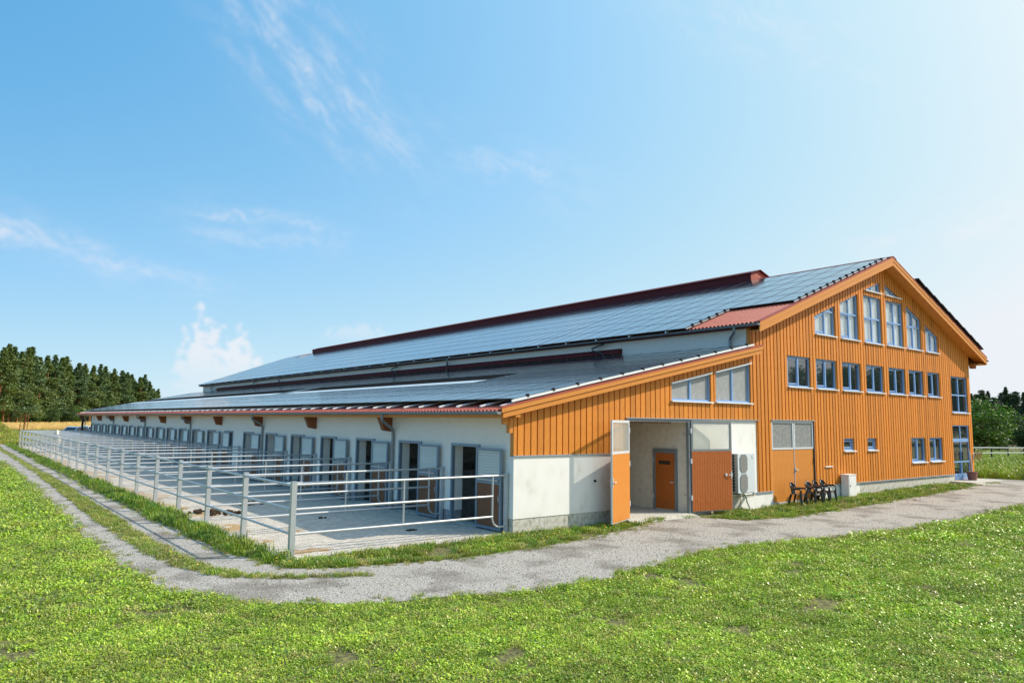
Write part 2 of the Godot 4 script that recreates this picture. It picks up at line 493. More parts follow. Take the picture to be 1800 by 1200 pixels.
func ring(a: PackedVector2Array, b: PackedVector2Array) -> PackedVector2Array:
	var o := a.duplicate()
	for i in b.size():
		o.append(b[b.size() - 1 - i])
	return o

func sheet(poly: PackedVector2Array, lift: float, cell := 2.0) -> ArrayMesh:
	var b := B.new()
	var lo := poly[0]
	var hi := poly[0]
	for p in poly:
		lo = lo.min(p)
		hi = hi.max(p)
	var x := floorf(lo.x / cell) * cell
	while x < hi.x:
		var z := floorf(lo.y / cell) * cell
		while z < hi.y:
			var c := PackedVector2Array([Vector2(x, z), Vector2(x + cell, z), Vector2(x + cell, z + cell), Vector2(x, z + cell)])
			for q in Geometry2D.intersect_polygons(poly, c):
				var ix := Geometry2D.triangulate_polygon(q)
				for i in range(0, ix.size(), 3):
					var t := []
					for k in 3:
						var p: Vector2 = q[ix[i + k]]
						t.append(Vector3(p.x, hgt(p.x, p.y) + lift, p.y))
					if (t[1] - t[0]).cross(t[2] - t[0]).y > 0.0:
						b.tri(t[0], t[1], t[2])
					else:
						b.tri(t[0], t[2], t[1])
			z += cell
		x += cell
	return b.mesh()

var road_poly: PackedVector2Array
var mid_poly: PackedVector2Array

func axis(near_lo: float, near_hi: float, step: float, far_lo: float, far_hi: float) -> Array:
	var o := []
	var s := step
	var x := near_lo
	while x > far_lo:
		s *= 1.35
		x -= s
		o.push_front(x)
	x = near_lo
	while x < near_hi:
		o.append(x)
		x += step
	s = step
	while x < far_hi:
		o.append(x)
		s *= 1.35
		x += s
	o.append(x)
	return o

func ground() -> void:
	var xs := axis(-34.0, 70.0, 2.0, -3000.0, 3500.0)
	var zs := axis(-130.0, 24.0, 2.0, -4000.0, 2500.0)
	var b := B.new()
	for i in xs.size() - 1:
		for j in zs.size() - 1:
			var q := []
			for o in [[0, 0], [0, 1], [1, 1], [1, 0]]:
				var x: float = xs[i + o[0]]
				var z: float = zs[j + o[1]]
				q.append(Vector3(x, hgt(x, z), z))
			b.quad(q[0], q[1], q[2], q[3])
	struct("ground", b.mesh(), M.soil)
	road_poly = ring(wavy(ROAD_IN, 3, 0.16), wavy(ROAD_OUT, 4, 0.2))
	mid_poly = ring(wavy(MID_A, 5, 0.12), wavy(MID_B, 6, 0.12))
	struct("gravel_road", sheet(road_poly, 0.012), M.gravel)
	# sand riding ground beyond the paddock rails
	struct("sand_paddock", sheet(PackedVector2Array([Vector2(57.5, -40), Vector2(72, -40), Vector2(76, 12), Vector2(64.5, 12)]), 0.02, 4.0), M.sand)
	# ripe corn: the standing crop's ground
	struct("wheat_field", sheet(PackedVector2Array([Vector2(-120, -122), Vector2(140, -118), Vector2(150, -255), Vector2(-40, -205), Vector2(-120, -200)]), 0.45, 12.0), M.wheat_ground)

func yard() -> void:
	var y := Node3D.new()
	y.name = "paved_yard"
	add_child(y)
	y.set_meta("kind", "structure")
	sp(y, "paving_bed", Vector3(-6.12, -0.2, -12.0), Vector3(0.0, 0.018, 0.14), M.paver_joint)
	sp(y, "paving_far", Vector3(-6.12, -0.2, -70.6), Vector3(0.0, 0.034, -12.0), M.paving)
	for d in [[-9.0, -20.0, 0.9, 51], [-21.0, -33.0, 1.2, 52], [-34.0, -47.0, 1.0, 53], [-48.0, -62.0, 1.3, 54]]:
		var n := FastNoiseLite.new()
		n.seed = d[3]
		n.frequency = 0.5
		n.fractal_octaves = 4
		var poly := PackedVector2Array()
		var m := int((d[0] - d[1]) / 0.18)
		for i in m + 1:
			var z: float = lerpf(d[0], d[1], float(i) / m)
			poly.append(Vector2(-6.1 + 0.06 + d[2] * (0.55 + n.get_noise_2d(z, 0.0)) * sin(PI * i / m), z))
		poly.append(Vector2(-6.1, d[1]))
		poly.append(Vector2(-6.1, d[0]))
		part(y, "dirt_drift", sheet(poly, 0.041, 4.0), M.sand)
	for i in 24:
		sp(y, "kerb_stone", Vector3(-6.22, -0.2, 0.14 - 3.0 * i - 2.985), Vector3(-6.122, 0.042, 0.14 - 3.0 * i), M.concrete)
	var stone := B.new()
	# block with chamfered top edges
	var h := Vector3(0.097, 0.0, 0.047)
	var q := []
	for s in [Vector2(-1, -1), Vector2(-1, 1), Vector2(1, 1), Vector2(1, -1)]:
		q.append([Vector3(s.x * h.x, -0.03, s.y * h.z), Vector3(s.x * h.x, 0.029, s.y * h.z), Vector3(s.x * (h.x - 0.006), 0.035, s.y * (h.z - 0.006))])
	for i in 4:
		var k := (i + 1) % 4
		stone.quad(q[i][0], q[k][0], q[k][1], q[i][1])
		stone.quad(q[i][1], q[k][1], q[k][2], q[i][2])
	stone.quad(q[0][2], q[1][2], q[2][2], q[3][2])
	var sm := stone.mesh()
	var r := RandomNumberGenerator.new()
	r.seed = 77
	var eye := Vector2(-12.2, 15.4)
	var spots := []
	for j in 121:
		var z := 0.09 - j * 0.1
		for i in 31:
			var x := -6.02 + i * 0.2 - (0.1 if j % 2 else 0.0)
			if x > -0.09:
				continue
			spots.append([eye.distance_to(Vector2(x, z)), x, z])
	spots.sort_custom(func(a, c): return a[0] < c[0])
	var ochre := mk("paver_ochre", lin(0.42, 0.28, 0.14), 0.95)
	var sets := [[], [], [], [], []]
	for i in spots.size():
		var x: float = spots[i][1]
		var z: float = spots[i][2]
		var t := Transform3D(Basis.from_euler(Vector3(r.randf_range(-0.012, 0.012), r.randf_range(-0.02, 0.02), r.randf_range(-0.012, 0.012))), Vector3(x, r.randf_range(-0.002, 0.002), z))
		var stain := 0.0
		for s in [[-5.6, -0.6, 0.9, 0.4], [-5.9, -2.6, 0.35, 0.8], [-5.7, -5.2, 0.5, 1.2], [-5.5, -8.3, 0.6, 0.9], [-4.6, -3.8, 0.5, 0.4], [-5.8, -10.5, 0.4, 1.0]]:
			stain = maxf(stain, 1.0 - pow((x - s[0]) / s[2], 2.0) - pow((z - s[1]) / s[3], 2.0))
		var m := r.randi() % 4
		if r.randf() < stain * 0.8:
			m = 4
		if i < 300:
			part(y, "paving_stone", sm, ochre if m == 4 else M["paver_%d" % m]).transform = t
		else:
			sets[m].append(t)
	for m in 5:
		copies(y, "paving_stones", sm, ochre if m == 4 else M["paver_%d" % m], sets[m], [])

# ---------------------------------------------------------------- building
var openings := []     # [x0, x1, y0, yl, yr] on the gable

func inset(poly: PackedVector2Array, d: float) -> PackedVector2Array:
	var o := PackedVector2Array()
	var k := poly.size()
	for i in k:
		var a := poly[(i + k - 1) % k]
		var b := poly[i]
		var c := poly[(i + 1) % k]
		var n1 := (b - a).normalized().rotated(PI / 2)
		var n2 := (c - b).normalized().rotated(PI / 2)
		var p = Geometry2D.line_intersects_line(a + n1 * d, b - a, b + n2 * d, c - b)
		o.append(p if p != null else b + n1 * d)
	return o

func ring_frame(b: B, poly: PackedVector2Array, w: float, z0: float, z1: float) -> void:
	var inn := inset(poly, w)
	for i in poly.size():
		var k := (i + 1) % poly.size()
		b.prism(PackedVector2Array([poly[i], poly[k], inn[k], inn[i]]), z0, z1)

func window(x0: float, x1: float, y0: float, yl: float, yr: float, mulls: Array, trans: Array, sash := true, frame: Material = null, glass: Material = null, sill := true, deep := -0.085, blind := false) -> Node3D:
	if frame == null:
		frame = M.blue_frame
	if glass == null:
		glass = M.clear_glass if blind else M.window_glass
	openings.append([x0, x1, y0, yl, yr])
	var w := holder(build_node, "window")
	var poly := PackedVector2Array([Vector2(x0, y0), Vector2(x1, y0)])
	if yr > y0 + 0.02:
		poly.append(Vector2(x1, yr))
	if yl > y0 + 0.02:
		poly.append(Vector2(x0, yl))
	var b := B.new()
	ring_frame(b, poly, 0.07, deep - 0.02, deep + 0.05)
	part(w, "frame", b.mesh(), frame)
	# lining of the recess
	b = B.new()
	ring_frame(b, inset(poly, -0.03), 0.028, deep - 0.02, 0.012)
	part(w, "reveal", b.mesh(), M.orange_smooth)
	var inn := inset(poly, 0.07)
	var xs := [x0 + 0.07] + mulls + [x1 - 0.07]
	var ys := [y0 + 0.07] + trans + [maxf(yl, yr) - 0.07]
	for m in mulls:
		for q in Geometry2D.intersect_polygons(inn, PackedVector2Array([Vector2(m - 0.04, 0), Vector2(m + 0.04, 0), Vector2(m + 0.04, 20), Vector2(m - 0.04, 20)])):
			b = B.new()
			b.prism(ccw(q), deep - 0.01, deep + 0.055)
			part(w, "mullion", b.mesh(), frame)
	for t in trans:
		for q in Geometry2D.intersect_polygons(inn, PackedVector2Array([Vector2(x0, t - 0.035), Vector2(x1, t - 0.035), Vector2(x1, t + 0.035), Vector2(x0, t + 0.035)])):
			b = B.new()
			b.prism(ccw(q), deep - 0.01, deep + 0.05)
			part(w, "transom", b.mesh(), frame)
	if blind:
		b = B.new()
		b.prism(inset(poly, 0.03), deep - 0.075, deep - 0.065)
		part(w, "blind", b.mesh(), M.blind)
	var first := true
	for i in xs.size() - 1:
		for j in ys.size() - 1:
			for q in Geometry2D.intersect_polygons(inn, PackedVector2Array([Vector2(xs[i], ys[j]), Vector2(xs[i + 1], ys[j]), Vector2(xs[i + 1], ys[j + 1]), Vector2(xs[i], ys[j + 1])])):
				q = ccw(q)
				b = B.new()
				b.prism(q, deep - 0.006, deep + 0.004)
				var pane := part(w, "pane", b.mesh(), glass)
				pane.rotation.y = rng.randf_range(-0.004, 0.004) * 0.2
				if sash and first and q.size() == 4:
					b = B.new()
					ring_frame(b, inset(q, 0.035), 0.05, deep, deep + 0.03)
					part(w, "sash", b.mesh(), frame)
			first = false
	if sill:
		b = B.new()
		b.box(Vector3((x0 + x1) * 0.5, y0 - 0.012, 0.035), Vector3(x1 - x0 + 0.09, 0.045, 0.17), Basis(Vector3.RIGHT, 0.08))
		part(w, "sill", b.mesh(), M.sill_white)
	return w

func ccw(q: PackedVector2Array) -> PackedVector2Array:
	if Geometry2D.is_polygon_clockwise(q):
		q.reverse()
	return q

func hall_top(x: float) -> float:
	return RIDGE_Y - 0.14 - HALL_S * absf(x - RIDGE_X)

func wall_top(x: float) -> float:
	return 3.36 + LEAN_B * x if x < 11.1 else hall_top(x) - 0.05

func wall_bottom(x: float) -> float:
	if x < 4.45: return 2.09
	if x < 11.36: return 3.17
	if x < 12.3: return 0.58
	if x < 15.3: return 3.19
	if x < 28.82: return 0.63
	return 0.30

func strips(a: float, b: float) -> Array:
	# trapezoids of the gable between a and b that no opening takes: [x0, x1, bottom0, bottom1, top0, top1]
	var br := [a, b]
	for x in [4.45, 11.1, 11.36, 12.3, 15.3, 28.82, RIDGE_X]:
		br.append(x)
	for o in openings:
		br.append(o[0])
		br.append(o[1])
	br = br.filter(func(x): return x >= a and x <= b)
	br.sort()
	var out := []
	for i in br.size() - 1:
		var u: float = br[i] + 0.0001
		var w: float = br[i + 1] - 0.0001
		if w - u < 0.018:
			continue
		var mid := (u + w) * 0.5
		var low := [wall_bottom(mid), wall_bottom(mid)]
		var bl := openings.filter(func(o): return o[0] < mid and o[1] > mid)
		bl.sort_custom(func(p, q): return p[2] < q[2])
		for o in bl:
			if o[2] - low[0] > 0.02:
				out.append([u, w, low[0], low[1], o[2], o[2]])
			low = [lerpf(o[3], o[4], (u - o[0]) / (o[1] - o[0])), lerpf(o[3], o[4], (w - o[0]) / (o[1] - o[0]))]
		out.append([u, w, low[0], low[1], wall_top(u), wall_top(w)])
	return out

func cladding() -> void:
	var back := B.new()
	for s in strips(0.0, 31.43):
		back.quad(Vector3(s[0], s[2], 0), Vector3(s[1], s[3], 0), Vector3(s[1], s[5], 0), Vector3(s[0], s[4], 0))
		back.quad(Vector3(s[0], s[2], -0.02), Vector3(s[0], s[4], -0.02), Vector3(s[1], s[5], -0.02), Vector3(s[1], s[3], -0.02))
	part(build_node, "gable_wall", back.mesh(), M.orange_back)
	var x := -0.118
	var k := 0
	while x < 31.43:
		var gap := 0.020 if x < 11.0 else 0.033
		var a := maxf(x + gap, 0.0)
		var b := minf(x + 0.2355 - gap, 31.45)
		var th := (0.032 if x < 11.0 else 0.040) + rng.randf_range(-0.002, 0.003)
		var mm: Material = M["orange_boards_%d" % [0, 1, 0, 2, 0, 1, 3, 2, 0][rng.randi() % 9]]
		for s in strips(a, b):
			var m := B.new()
			m.prism(PackedVector2Array([Vector2(s[0], s[2] - 0.012), Vector2(s[1], s[3] - 0.012), Vector2(s[1], s[5]), Vector2(s[0], s[4])]), 0.003, th)
			part(build_node, "cladding_board", m.mesh(), mm)
		x += 0.2355
		k += 1

func corrugated(x0: float, x1: float, a: float, s: float, z0: float, z1: float, per := 0.177, amp := 0.033, seg := 6) -> ArrayMesh:
	# sheet running up the slope y = a + s x between x0 and x1, waves along z
	var b := B.new()
	var n := int((z1 - z0) / per * seg)
	var p0 := []
	var up := Vector3(-s, 1, 0).normalized()
	for i in n + 1:
		var z := z0 + (z1 - z0) * i / n
		var ph := TAU * z / per
		var o := amp * sin(ph) - amp
		var nn := (up + Vector3(0, 0, -amp * TAU / per * cos(ph))).normalized()
		p0.append([Vector3(x0, a + s * x0, z) + up * o, Vector3(x1, a + s * x1, z) + up * o, nn])
	for i in n:
		var u: Array = p0[i]
		var w: Array = p0[i + 1]
		b.stri(u[0], w[0], w[1], u[2], w[2], w[2])
		b.stri(u[0], w[1], u[1], u[2], w[2], u[2])
		var t := up * 0.009
		b.quad(u[0] - t, w[0] - t, w[0], u[0])
		b.quad(u[1], w[1], w[1] - t, u[1] - t)
		b.quad(u[0] - t, u[1] - t, w[1] - t, w[0] - t)
	return b.mesh()

func slope_board(parent: Node, called: String, x0: float, y0: float, x1: float, y1: float, h: float, z0: float, z1: float, mat: Material) -> void:
	# board whose upper edge runs from (x0, y0) to (x1, y1), h tall
	var b := B.new()
	b.prism(PackedVector2Array([Vector2(x0, y0 - h), Vector2(x1, y1 - h), Vector2(x1, y1), Vector2(x0, y0)]), z0, z1)
	part(parent, called, b.mesh(), mat)

func gutter(parent: Node, x: float, y: float, z0: float, z1: float, r: float, mat: Material) -> void:
	var b := B.new()
	var n := 10
	for i in n:
		var a0 := PI + PI * i / n
		var a1 := PI + PI * (i + 1) / n
		var d0 := Vector3(cos(a0), sin(a0), 0)
		var d1 := Vector3(cos(a1), sin(a1), 0)
		var c0 := Vector3(x, y, z0)
		var c1 := Vector3(x, y, z1)
		b.stri(c0 + d0 * r, c0 + d1 * r, c1 + d1 * r, d0, d1, d1)
		b.stri(c0 + d0 * r, c1 + d1 * r, c1 + d0 * r, d0, d1, d0)
		b.tri(c1, c1 + d0 * r, c1 + d1 * r)
		b.tri(c0, c0 + d1 * r, c0 + d0 * r)
	b.tube([Vector3(x - r, y, z0), Vector3(x - r, y, z1)], [0.012], 6)
	var g := part(parent, "gutter", b.mesh(), mat)
	var nb := int(absf(z1 - z0) / 0.8)
	var br := B.new()
	for i in nb:
		var z := z1 + (z0 - z1) * (i + 0.5) / nb
		br.box(Vector3(x - r - 0.003, y - 0.02, z), Vector3(0.008, 0.07, 0.03))
	part(g, "gutter_brackets", br.mesh(), mat)

func stall_door(i: int) -> void:
	var d := holder(build_node, "stall_door", Vector3(0, 0, -PITCH * i))
	var st: Material = M.door_steel
	# frame round the opening
	sp(d, "jamb", Vector3(-0.045, 0.02, -2.98), Vector3(0.06, 2.345, -2.90), st)
	sp(d, "jamb", Vector3(-0.045, 0.02, -1.59), Vector3(0.06, 2.345, -1.51), st)
	sp(d, "lintel_frame", Vector3(-0.05, 2.27, -2.90), Vector3(0.06, 2.345, -1.59), st)
	sp(d, "threshold", Vector3(-0.04, 0.02, -2.90), Vector3(0.36, 0.06, -1.59), M.concrete)
	var closed := i == 7
	var dz := -1.38 if closed else 0.0
	var b := B.new()
	for z in [-1.47, -0.36]:
		b.box(Vector3(0, 1.17, z), Vector3(0.06, 2.2, 0.075))
	for y in [0.11, 1.33, 1.47, 2.235]:
		b.box(Vector3(0, y, -0.915), Vector3(0.055, 0.07, 1.04))
	var off := Vector3(-0.13, 0, dz)
	part(d, "leaf_frame", b.mesh(), st).position = off
	if i < 8:
		for k in 9:
			bx(d, "louvre_slat", off + Vector3(-0.004, 1.545 + k * 0.079, -0.915), Vector3(0.008, 0.074, 1.03), M.louvre, Basis(Vector3.BACK, -0.30 + rng.randf_range(-0.08, 0.08)))
		for k in 9:
			bx(d, "plank", off + Vector3(0.0, 0.72, -1.375 + k * 0.115), Vector3(0.03, 1.15, 0.108), M.larch_plank)
		for k in 9:
			var t := B.new()
			t.tube([Vector3(1.1, 0.05, -2.95 + k * 0.17), Vector3(1.1, 2.5, -2.95 + k * 0.17)], [0.014], 6)
			part(d, "grille_bar", t.mesh(), M.galvanised)
	else:
		b = B.new()
		for k in 9:
			b.box(off + Vector3(-0.004, 1.545 + k * 0.079, -0.915), Vector3(0.008, 0.074, 1.03), Basis(Vector3.BACK, -0.30))
		part(d, "louvre_slats", b.mesh(), M.louvre)
		b = B.new()
		for k in 9:
			b.box(off + Vector3(0.0, 0.72, -1.375 + k * 0.115), Vector3(0.03, 1.15, 0.108))
		part(d, "planks", b.mesh(), M.larch_plank)
	b = B.new()
	b.bar(off + Vector3(-0.045, 1.40, -1.40), off + Vector3(-0.045, 1.40, -0.43), 0.03, 0.045)
	b.tube([off + Vector3(-0.06, 0.85, -0.36), off + Vector3(-0.09, 0.87, -0.36), off + Vector3(-0.09, 1.0, -0.36), off + Vector3(-0.06, 1.02, -0.36)], [0.01], 6)
	part(d, "door_bolt", b.mesh(), M.galvanised)

func stable_wing() -> void:
	var bn := build_node
	# long wall with its door openings
	var w := B.new()
	w.span(Vector3(0, 2.30, -70.4), Vector3(0.36, 3.38, -0.13))
	var z := -0.252
	for i in 23:
		var z1 := -PITCH * i - 1.57 if i < 22 else -70.4
		w.span(Vector3(0, 0.36, z1), Vector3(0.36, 2.30, z))
		sp(bn, "wall_base", Vector3(0.012, -0.2, z1 + 0.002), Vector3(0.35, 0.36, z - 0.002), M.grey_plinth)
		z = -PITCH * i - 2.92
	part(bn, "stable_wall", w.mesh(), M.white_render)
	for i in 22:
		stall_door(i)
	# inside of the stalls
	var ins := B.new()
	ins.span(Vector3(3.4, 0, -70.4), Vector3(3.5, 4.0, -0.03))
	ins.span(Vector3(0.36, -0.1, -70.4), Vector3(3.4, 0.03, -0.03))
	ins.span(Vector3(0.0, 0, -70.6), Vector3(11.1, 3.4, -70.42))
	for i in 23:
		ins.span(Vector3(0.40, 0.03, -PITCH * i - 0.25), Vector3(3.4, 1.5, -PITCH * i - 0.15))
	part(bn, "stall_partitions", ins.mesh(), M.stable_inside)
	# roof
	var roof := part(bn, "lean_to_roof", corrugated(-0.68, 11.25, LEAN_A, LEAN_B, -76.2, 0.33), M.red_sheet)
	var deck := B.new()
	var q := func(x: float, d: float, zz: float) -> Vector3: return Vector3(x, LEAN_A + LEAN_B * x - d, zz)
	deck.quad(q.call(-0.6, 0.09, 0.28), q.call(-0.6, 0.09, -76.1), q.call(11.1, 0.09, -76.1), q.call(11.1, 0.09, 0.28))
	deck.quad(q.call(-0.6, 0.12, 0.28), q.call(11.1, 0.12, 0.28), q.call(11.1, 0.12, -76.1), q.call(-0.6, 0.12, -76.1))
	part(roof, "roof_deck", deck.mesh(), M.orange_back)
	# eaves: purlin along the wall head, fascia behind the gutter, bracket ends
	sp(bn, "eaves_purlin", Vector3(-0.16, 3.13, -76.0), Vector3(-0.003, 3.3, 0.3), M.orange_smooth)
	sp(bn, "eaves_board", Vector3(-0.62, 3.10, -76.0), Vector3(-0.585, 3.22, 0.30), M.orange_smooth)
	for i in 12:
		var zc := -0.42 - 6.4 * i if i > 0 else 0.08
		if i == 11:
			zc = -75.6
		var b := B.new()
		if i == 0:
			b.span(Vector3(-0.15, 2.70, -0.12), Vector3(-0.012, 3.12, 0.02))
			b.span(Vector3(-0.34, 2.93, -0.10), Vector3(-0.152, 3.12, 0.0))
		else:
			b.prism(PackedVector2Array([Vector2(-0.30, 2.66), Vector2(-0.003, 2.62), Vector2(-0.003, 3.125), Vector2(-0.50, 3.125)]), zc - 0.11, zc + 0.11)
		part(bn, "rafter_end", b.mesh(), M.purlin_wood if i > 0 else M.orange_smooth)
	gutter(bn, -0.765, 3.265, -76.2, 0.36, 0.078, M.zinc)
	for zz in [-6.05, -18.85, -31.65, -44.45, -57.25, -73.5]:
		var b := B.new()
		b.tube([Vector3(-0.755, 3.24, zz), Vector3(-0.755, 3.05, zz), Vector3(-0.72, 2.98, zz - 0.03), Vector3(-0.16, 2.74, zz - 0.42), Vector3(-0.085, 2.66, zz - 0.47), Vector3(-0.075, 2.55, zz - 0.47), Vector3(-0.075, 0.05, zz - 0.47)], [0.05], 12)
		for yy in [2.5, 1.2]:
			b.tube([Vector3(-0.075, yy, zz - 0.47), Vector3(-0.075, yy + 0.06, zz - 0.47)], [0.056], 12)
		part(bn, "downpipe", b.mesh(), M.zinc)
	# verge: two boards and a red capping
	var yt := func(x: float) -> float: return 3.509 + LEAN_B * x
	slope_board(bn, "verge_board", -0.66, yt.call(-0.66), 11.42, yt.call(11.42), 0.135, 0.315, 0.352, M.orange_smooth)
	slope_board(bn, "verge_board", -0.60, yt.call(-0.60) - 0.150, 11.40, yt.call(11.40) - 0.150, 0.132, 0.275, 0.322, M.orange_smooth)
	slope_board(bn, "verge_soffit", -0.60, yt.call(-0.60) - 0.22, 11.40, yt.call(11.40) - 0.22, 0.02, 0.03, 0.30, M.orange_smooth)
	for i in 7:
		var a := -0.68 + i * 1.74
		var e := minf(a + 1.76, 11.44)
		slope_board(bn, "verge_capping", a, yt.call(a) + 0.035 + 0.004 * (i % 2), e, yt.call(e) + 0.035 + 0.004 * (i % 2), 0.045, 0.20, 0.362, M.red_trim)
	# posts of the open bay at the far end
	for p in [[-0.1, -75.6], [3.6, -75.6], [7.4, -75.6]]:
		sp(bn, "bay_post", Vector3(p[0] - 0.1, 0, p[1] - 0.1), Vector3(p[0] + 0.1, 3.2 + LEAN_B * p[0], p[1] + 0.1), M.dark_pipe)

func entrance() -> void:
	var bn := build_node
	# rendered lower wall left of the doorway, its plinth and flashing
	sp(bn, "rendered_wall", Vector3(-0.004, 0.42, -0.25), Vector3(4.42, 2.07, 0.03), M.white_panel)
	sp(bn, "rendered_wall", Vector3(0.0, 2.07, -0.25), Vector3(0.36, 2.30, -0.13), M.white_render)
	sp(bn, "plinth", Vector3(0.012, -0.2, -0.24), Vector3(1.86, 0.42, 0.012), M.concrete)
	sp(bn, "plinth", Vector3(1.872, -0.2, -0.24), Vector3(4.42, 0.42, 0.012), M.concrete)
	sp(bn, "flashing", Vector3(-0.02, 2.072, 0.004), Vector3(4.42, 2.098, 0.075), M.flashing)
	sp(bn, "wall_marker", Vector3(3.0, 1.28, 0.03), Vector3(3.06, 1.34, 0.09), M.black_steel)
	# passage
	sp(bn, "passage_wall", Vector3(4.42, 0, -6.0), Vector3(4.50, 3.3, 0.0), M.cream_wall)
	sp(bn, "passage_wall", Vector3(7.47, 0, -6.0), Vector3(7.62, 3.3, 0.0), M.cream_wall)
	sp(bn, "passage_wall", Vector3(4.5, 0, -6.1), Vector3(7.47, 3.3, -6.0), M.cream_wall)
	sp(bn, "passage_ceiling", Vector3(4.42, 3.3, -6.1), Vector3(7.62, 3.38, -0.03), M.orange_back)
	sp(bn, "passage_beam", Vector3(4.5, 3.02, -0.6), Vector3(7.0, 3.14, -0.35), M.purlin_wood)
	sp(bn, "passage_floor", Vector3(4.42, -0.1, -6.1), Vector3(7.62, 0.09, 0.0), M.concrete)
	var ramp := B.new()
	ramp.quad(Vector3(4.4, 0.088, 0.001), Vector3(4.4, 0.02, 0.42), Vector3(7.5, 0.02, 0.36), Vector3(7.5, 0.088, 0.001))
	ramp.quad(Vector3(4.4, -0.1, 0.42), Vector3(7.5, -0.1, 0.36), Vector3(7.5, 0.02, 0.36), Vector3(4.4, 0.02, 0.42))
	part(bn, "door_apron", ramp.mesh(), M.concrete)
	# inner door on the passage's far side
	var d := holder(bn, "inner_door")
	sp(d, "frame_post", Vector3(7.41, 0.1, -0.58), Vector3(7.468, 2.14, -0.48), M.zinc)
	sp(d, "frame_post", Vector3(7.41, 0.1, -1.52), Vector3(7.468, 2.14, -1.42), M.zinc)
	sp(d, "frame_head", Vector3(7.41, 2.0, -1.42), Vector3(7.468, 2.14, -0.58), M.zinc)
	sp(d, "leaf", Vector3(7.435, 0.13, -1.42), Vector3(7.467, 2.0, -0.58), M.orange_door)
	sp(d, "name_plate", Vector3(7.425, 1.62, -1.26), Vector3(7.434, 1.74, -0.78), M.dark_board)
	sp(d, "handle", Vector3(7.38, 1.02, -0.76), Vector3(7.434, 1.05, -0.62), M.white_metal)
	for y in [0.45, 1.7]:
		sp(d, "hinge", Vector3(7.39, y, -1.53), Vector3(7.41, y + 0.16, -1.5), M.white_metal)
	# rendered wall right of the doorway
	sp(bn, "rendered_wall", Vector3(7.62, 0.05, -0.25), Vector3(11.35, 3.15, 0.012), M.white_panel)
	sp(bn, "door_post", Vector3(7.40, 0.05, -0.06), Vector3(7.47, 3.15, 0.05), M.zinc)
	sp(bn, "door_post", Vector3(7.472, 0.05, -0.05), Vector3(7.56, 3.15, 0.03), M.door_steel)
	sp(bn, "door_post", Vector3(4.42, 0.05, -0.05), Vector3(4.50, 3.13, 0.04), M.zinc)
	sp(bn, "flashing", Vector3(4.36, 3.152, 0.004), Vector3(11.42, 3.178, 0.09), M.flashing)
	sp(bn, "door_head", Vector3(4.50, 3.06, -0.1), Vector3(7.40, 3.151, 0.04), M.zinc)
	# the two open leaves
	door_leaf(Vector3(4.47, 0, 0.07), Vector3(3.10, 0, 0.66), true)
	door_leaf(Vector3(7.50, 0, 0.06), Vector3(9.22, 0, 0.42), false)
	# low concrete upstand by the unit and plinth of the hall
	sp(bn, "plinth", Vector3(7.62, -0.2, -0.2), Vector3(10.3, 0.5, 0.016), M.concrete)
	sp(bn, "plinth", Vector3(10.302, -0.2, -0.2), Vector3(12.28, 0.54, 0.03), M.white_panel)
	sp(bn, "flashing", Vector3(10.4, 0.542, 0.004), Vector3(12.30, 0.575, 0.085), M.flashing)
	sp(bn, "plinth", Vector3(15.32, -0.2, -0.2), Vector3(18.9, 0.58, 0.016), M.white_panel)
	sp(bn, "plinth", Vector3(18.91, -0.2, -0.2), Vector3(24.0, 0.58, 0.016), M.concrete)
	sp(bn, "plinth", Vector3(24.01, -0.2, -0.2), Vector3(28.8, 0.58, 0.016), M.concrete)
	sp(bn, "plinth", Vector3(28.8, -0.2, -0.2), Vector3(31.43, 0.29, 0.0), M.concrete)
	sp(bn, "flashing", Vector3(15.3, 0.585, 0.004), Vector3(28.84, 0.62, 0.085), M.flashing)
	# double door
	var dd := holder(bn, "double_door")
	var z0 := -0.03
	sp(bn, "flashing", Vector3(12.27, 3.172, 0.004), Vector3(15.36, 3.20, 0.09), M.flashing)
	for a in [[12.32, 13.83], [13.86, 15.27]]:
		var x0: float = a[0]
		var x1: float = a[1]
		var b := B.new()
		b.span(Vector3(x0, 2.08, z0), Vector3(x1, 2.15, z0 + 0.055))
		b.span(Vector3(x0, 3.08, z0), Vector3(x1, 3.165, z0 + 0.055))
		b.span(Vector3(x0, 2.15, z0), Vector3(x0 + 0.075, 3.08, z0 + 0.055))
		b.span(Vector3(x1 - 0.075, 2.15, z0), Vector3(x1, 3.08, z0 + 0.055))
		part(dd, "pane_frame", b.mesh(), M.white_metal)
		sp(dd, "pane", Vector3(x0 + 0.075, 2.15, z0 + 0.01), Vector3(x1 - 0.075, 3.08, z0 + 0.025), M.dusty_pane)
		sp(dd, "leaf_edge", Vector3(x0, 0.14, z0), Vector3(x0 + 0.02, 2.08, z0 + 0.05), M.white_metal)
		var n := 17
		for k in n:
			var u := x0 + 0.022 + (x1 - x0 - 0.025) * k / n
			bx(dd, "plank", Vector3(u + (x1 - x0) / n * 0.5 - 0.001, 1.11, z0 + 0.02), Vector3((x1 - x0) / n - 0.009, 1.93, 0.034 + rng.randf_range(0, 0.002)), M.orange_smooth)
		sp(dd, "leaf_back", Vector3(x0, 0.14, z0 - 0.02), Vector3(x1, 3.1, z0 - 0.002), M.orange_back)
	sp(dd, "seal", Vector3(15.272, 0.14, z0), Vector3(15.33, 3.165, 0.05), M.dark_pipe)
	sp(dd, "sill", Vector3(12.3, 0.02, -0.1), Vector3(15.32, 0.135, 0.06), M.concrete)
	sp(dd, "handle_plate", Vector3(13.87, 1.16, 0.025), Vector3(13.91, 1.40, 0.035), M.white_metal)
	sp(dd, "handle", Vector3(13.88, 1.28, 0.035), Vector3(14.05, 1.31, 0.085), M.white_metal)
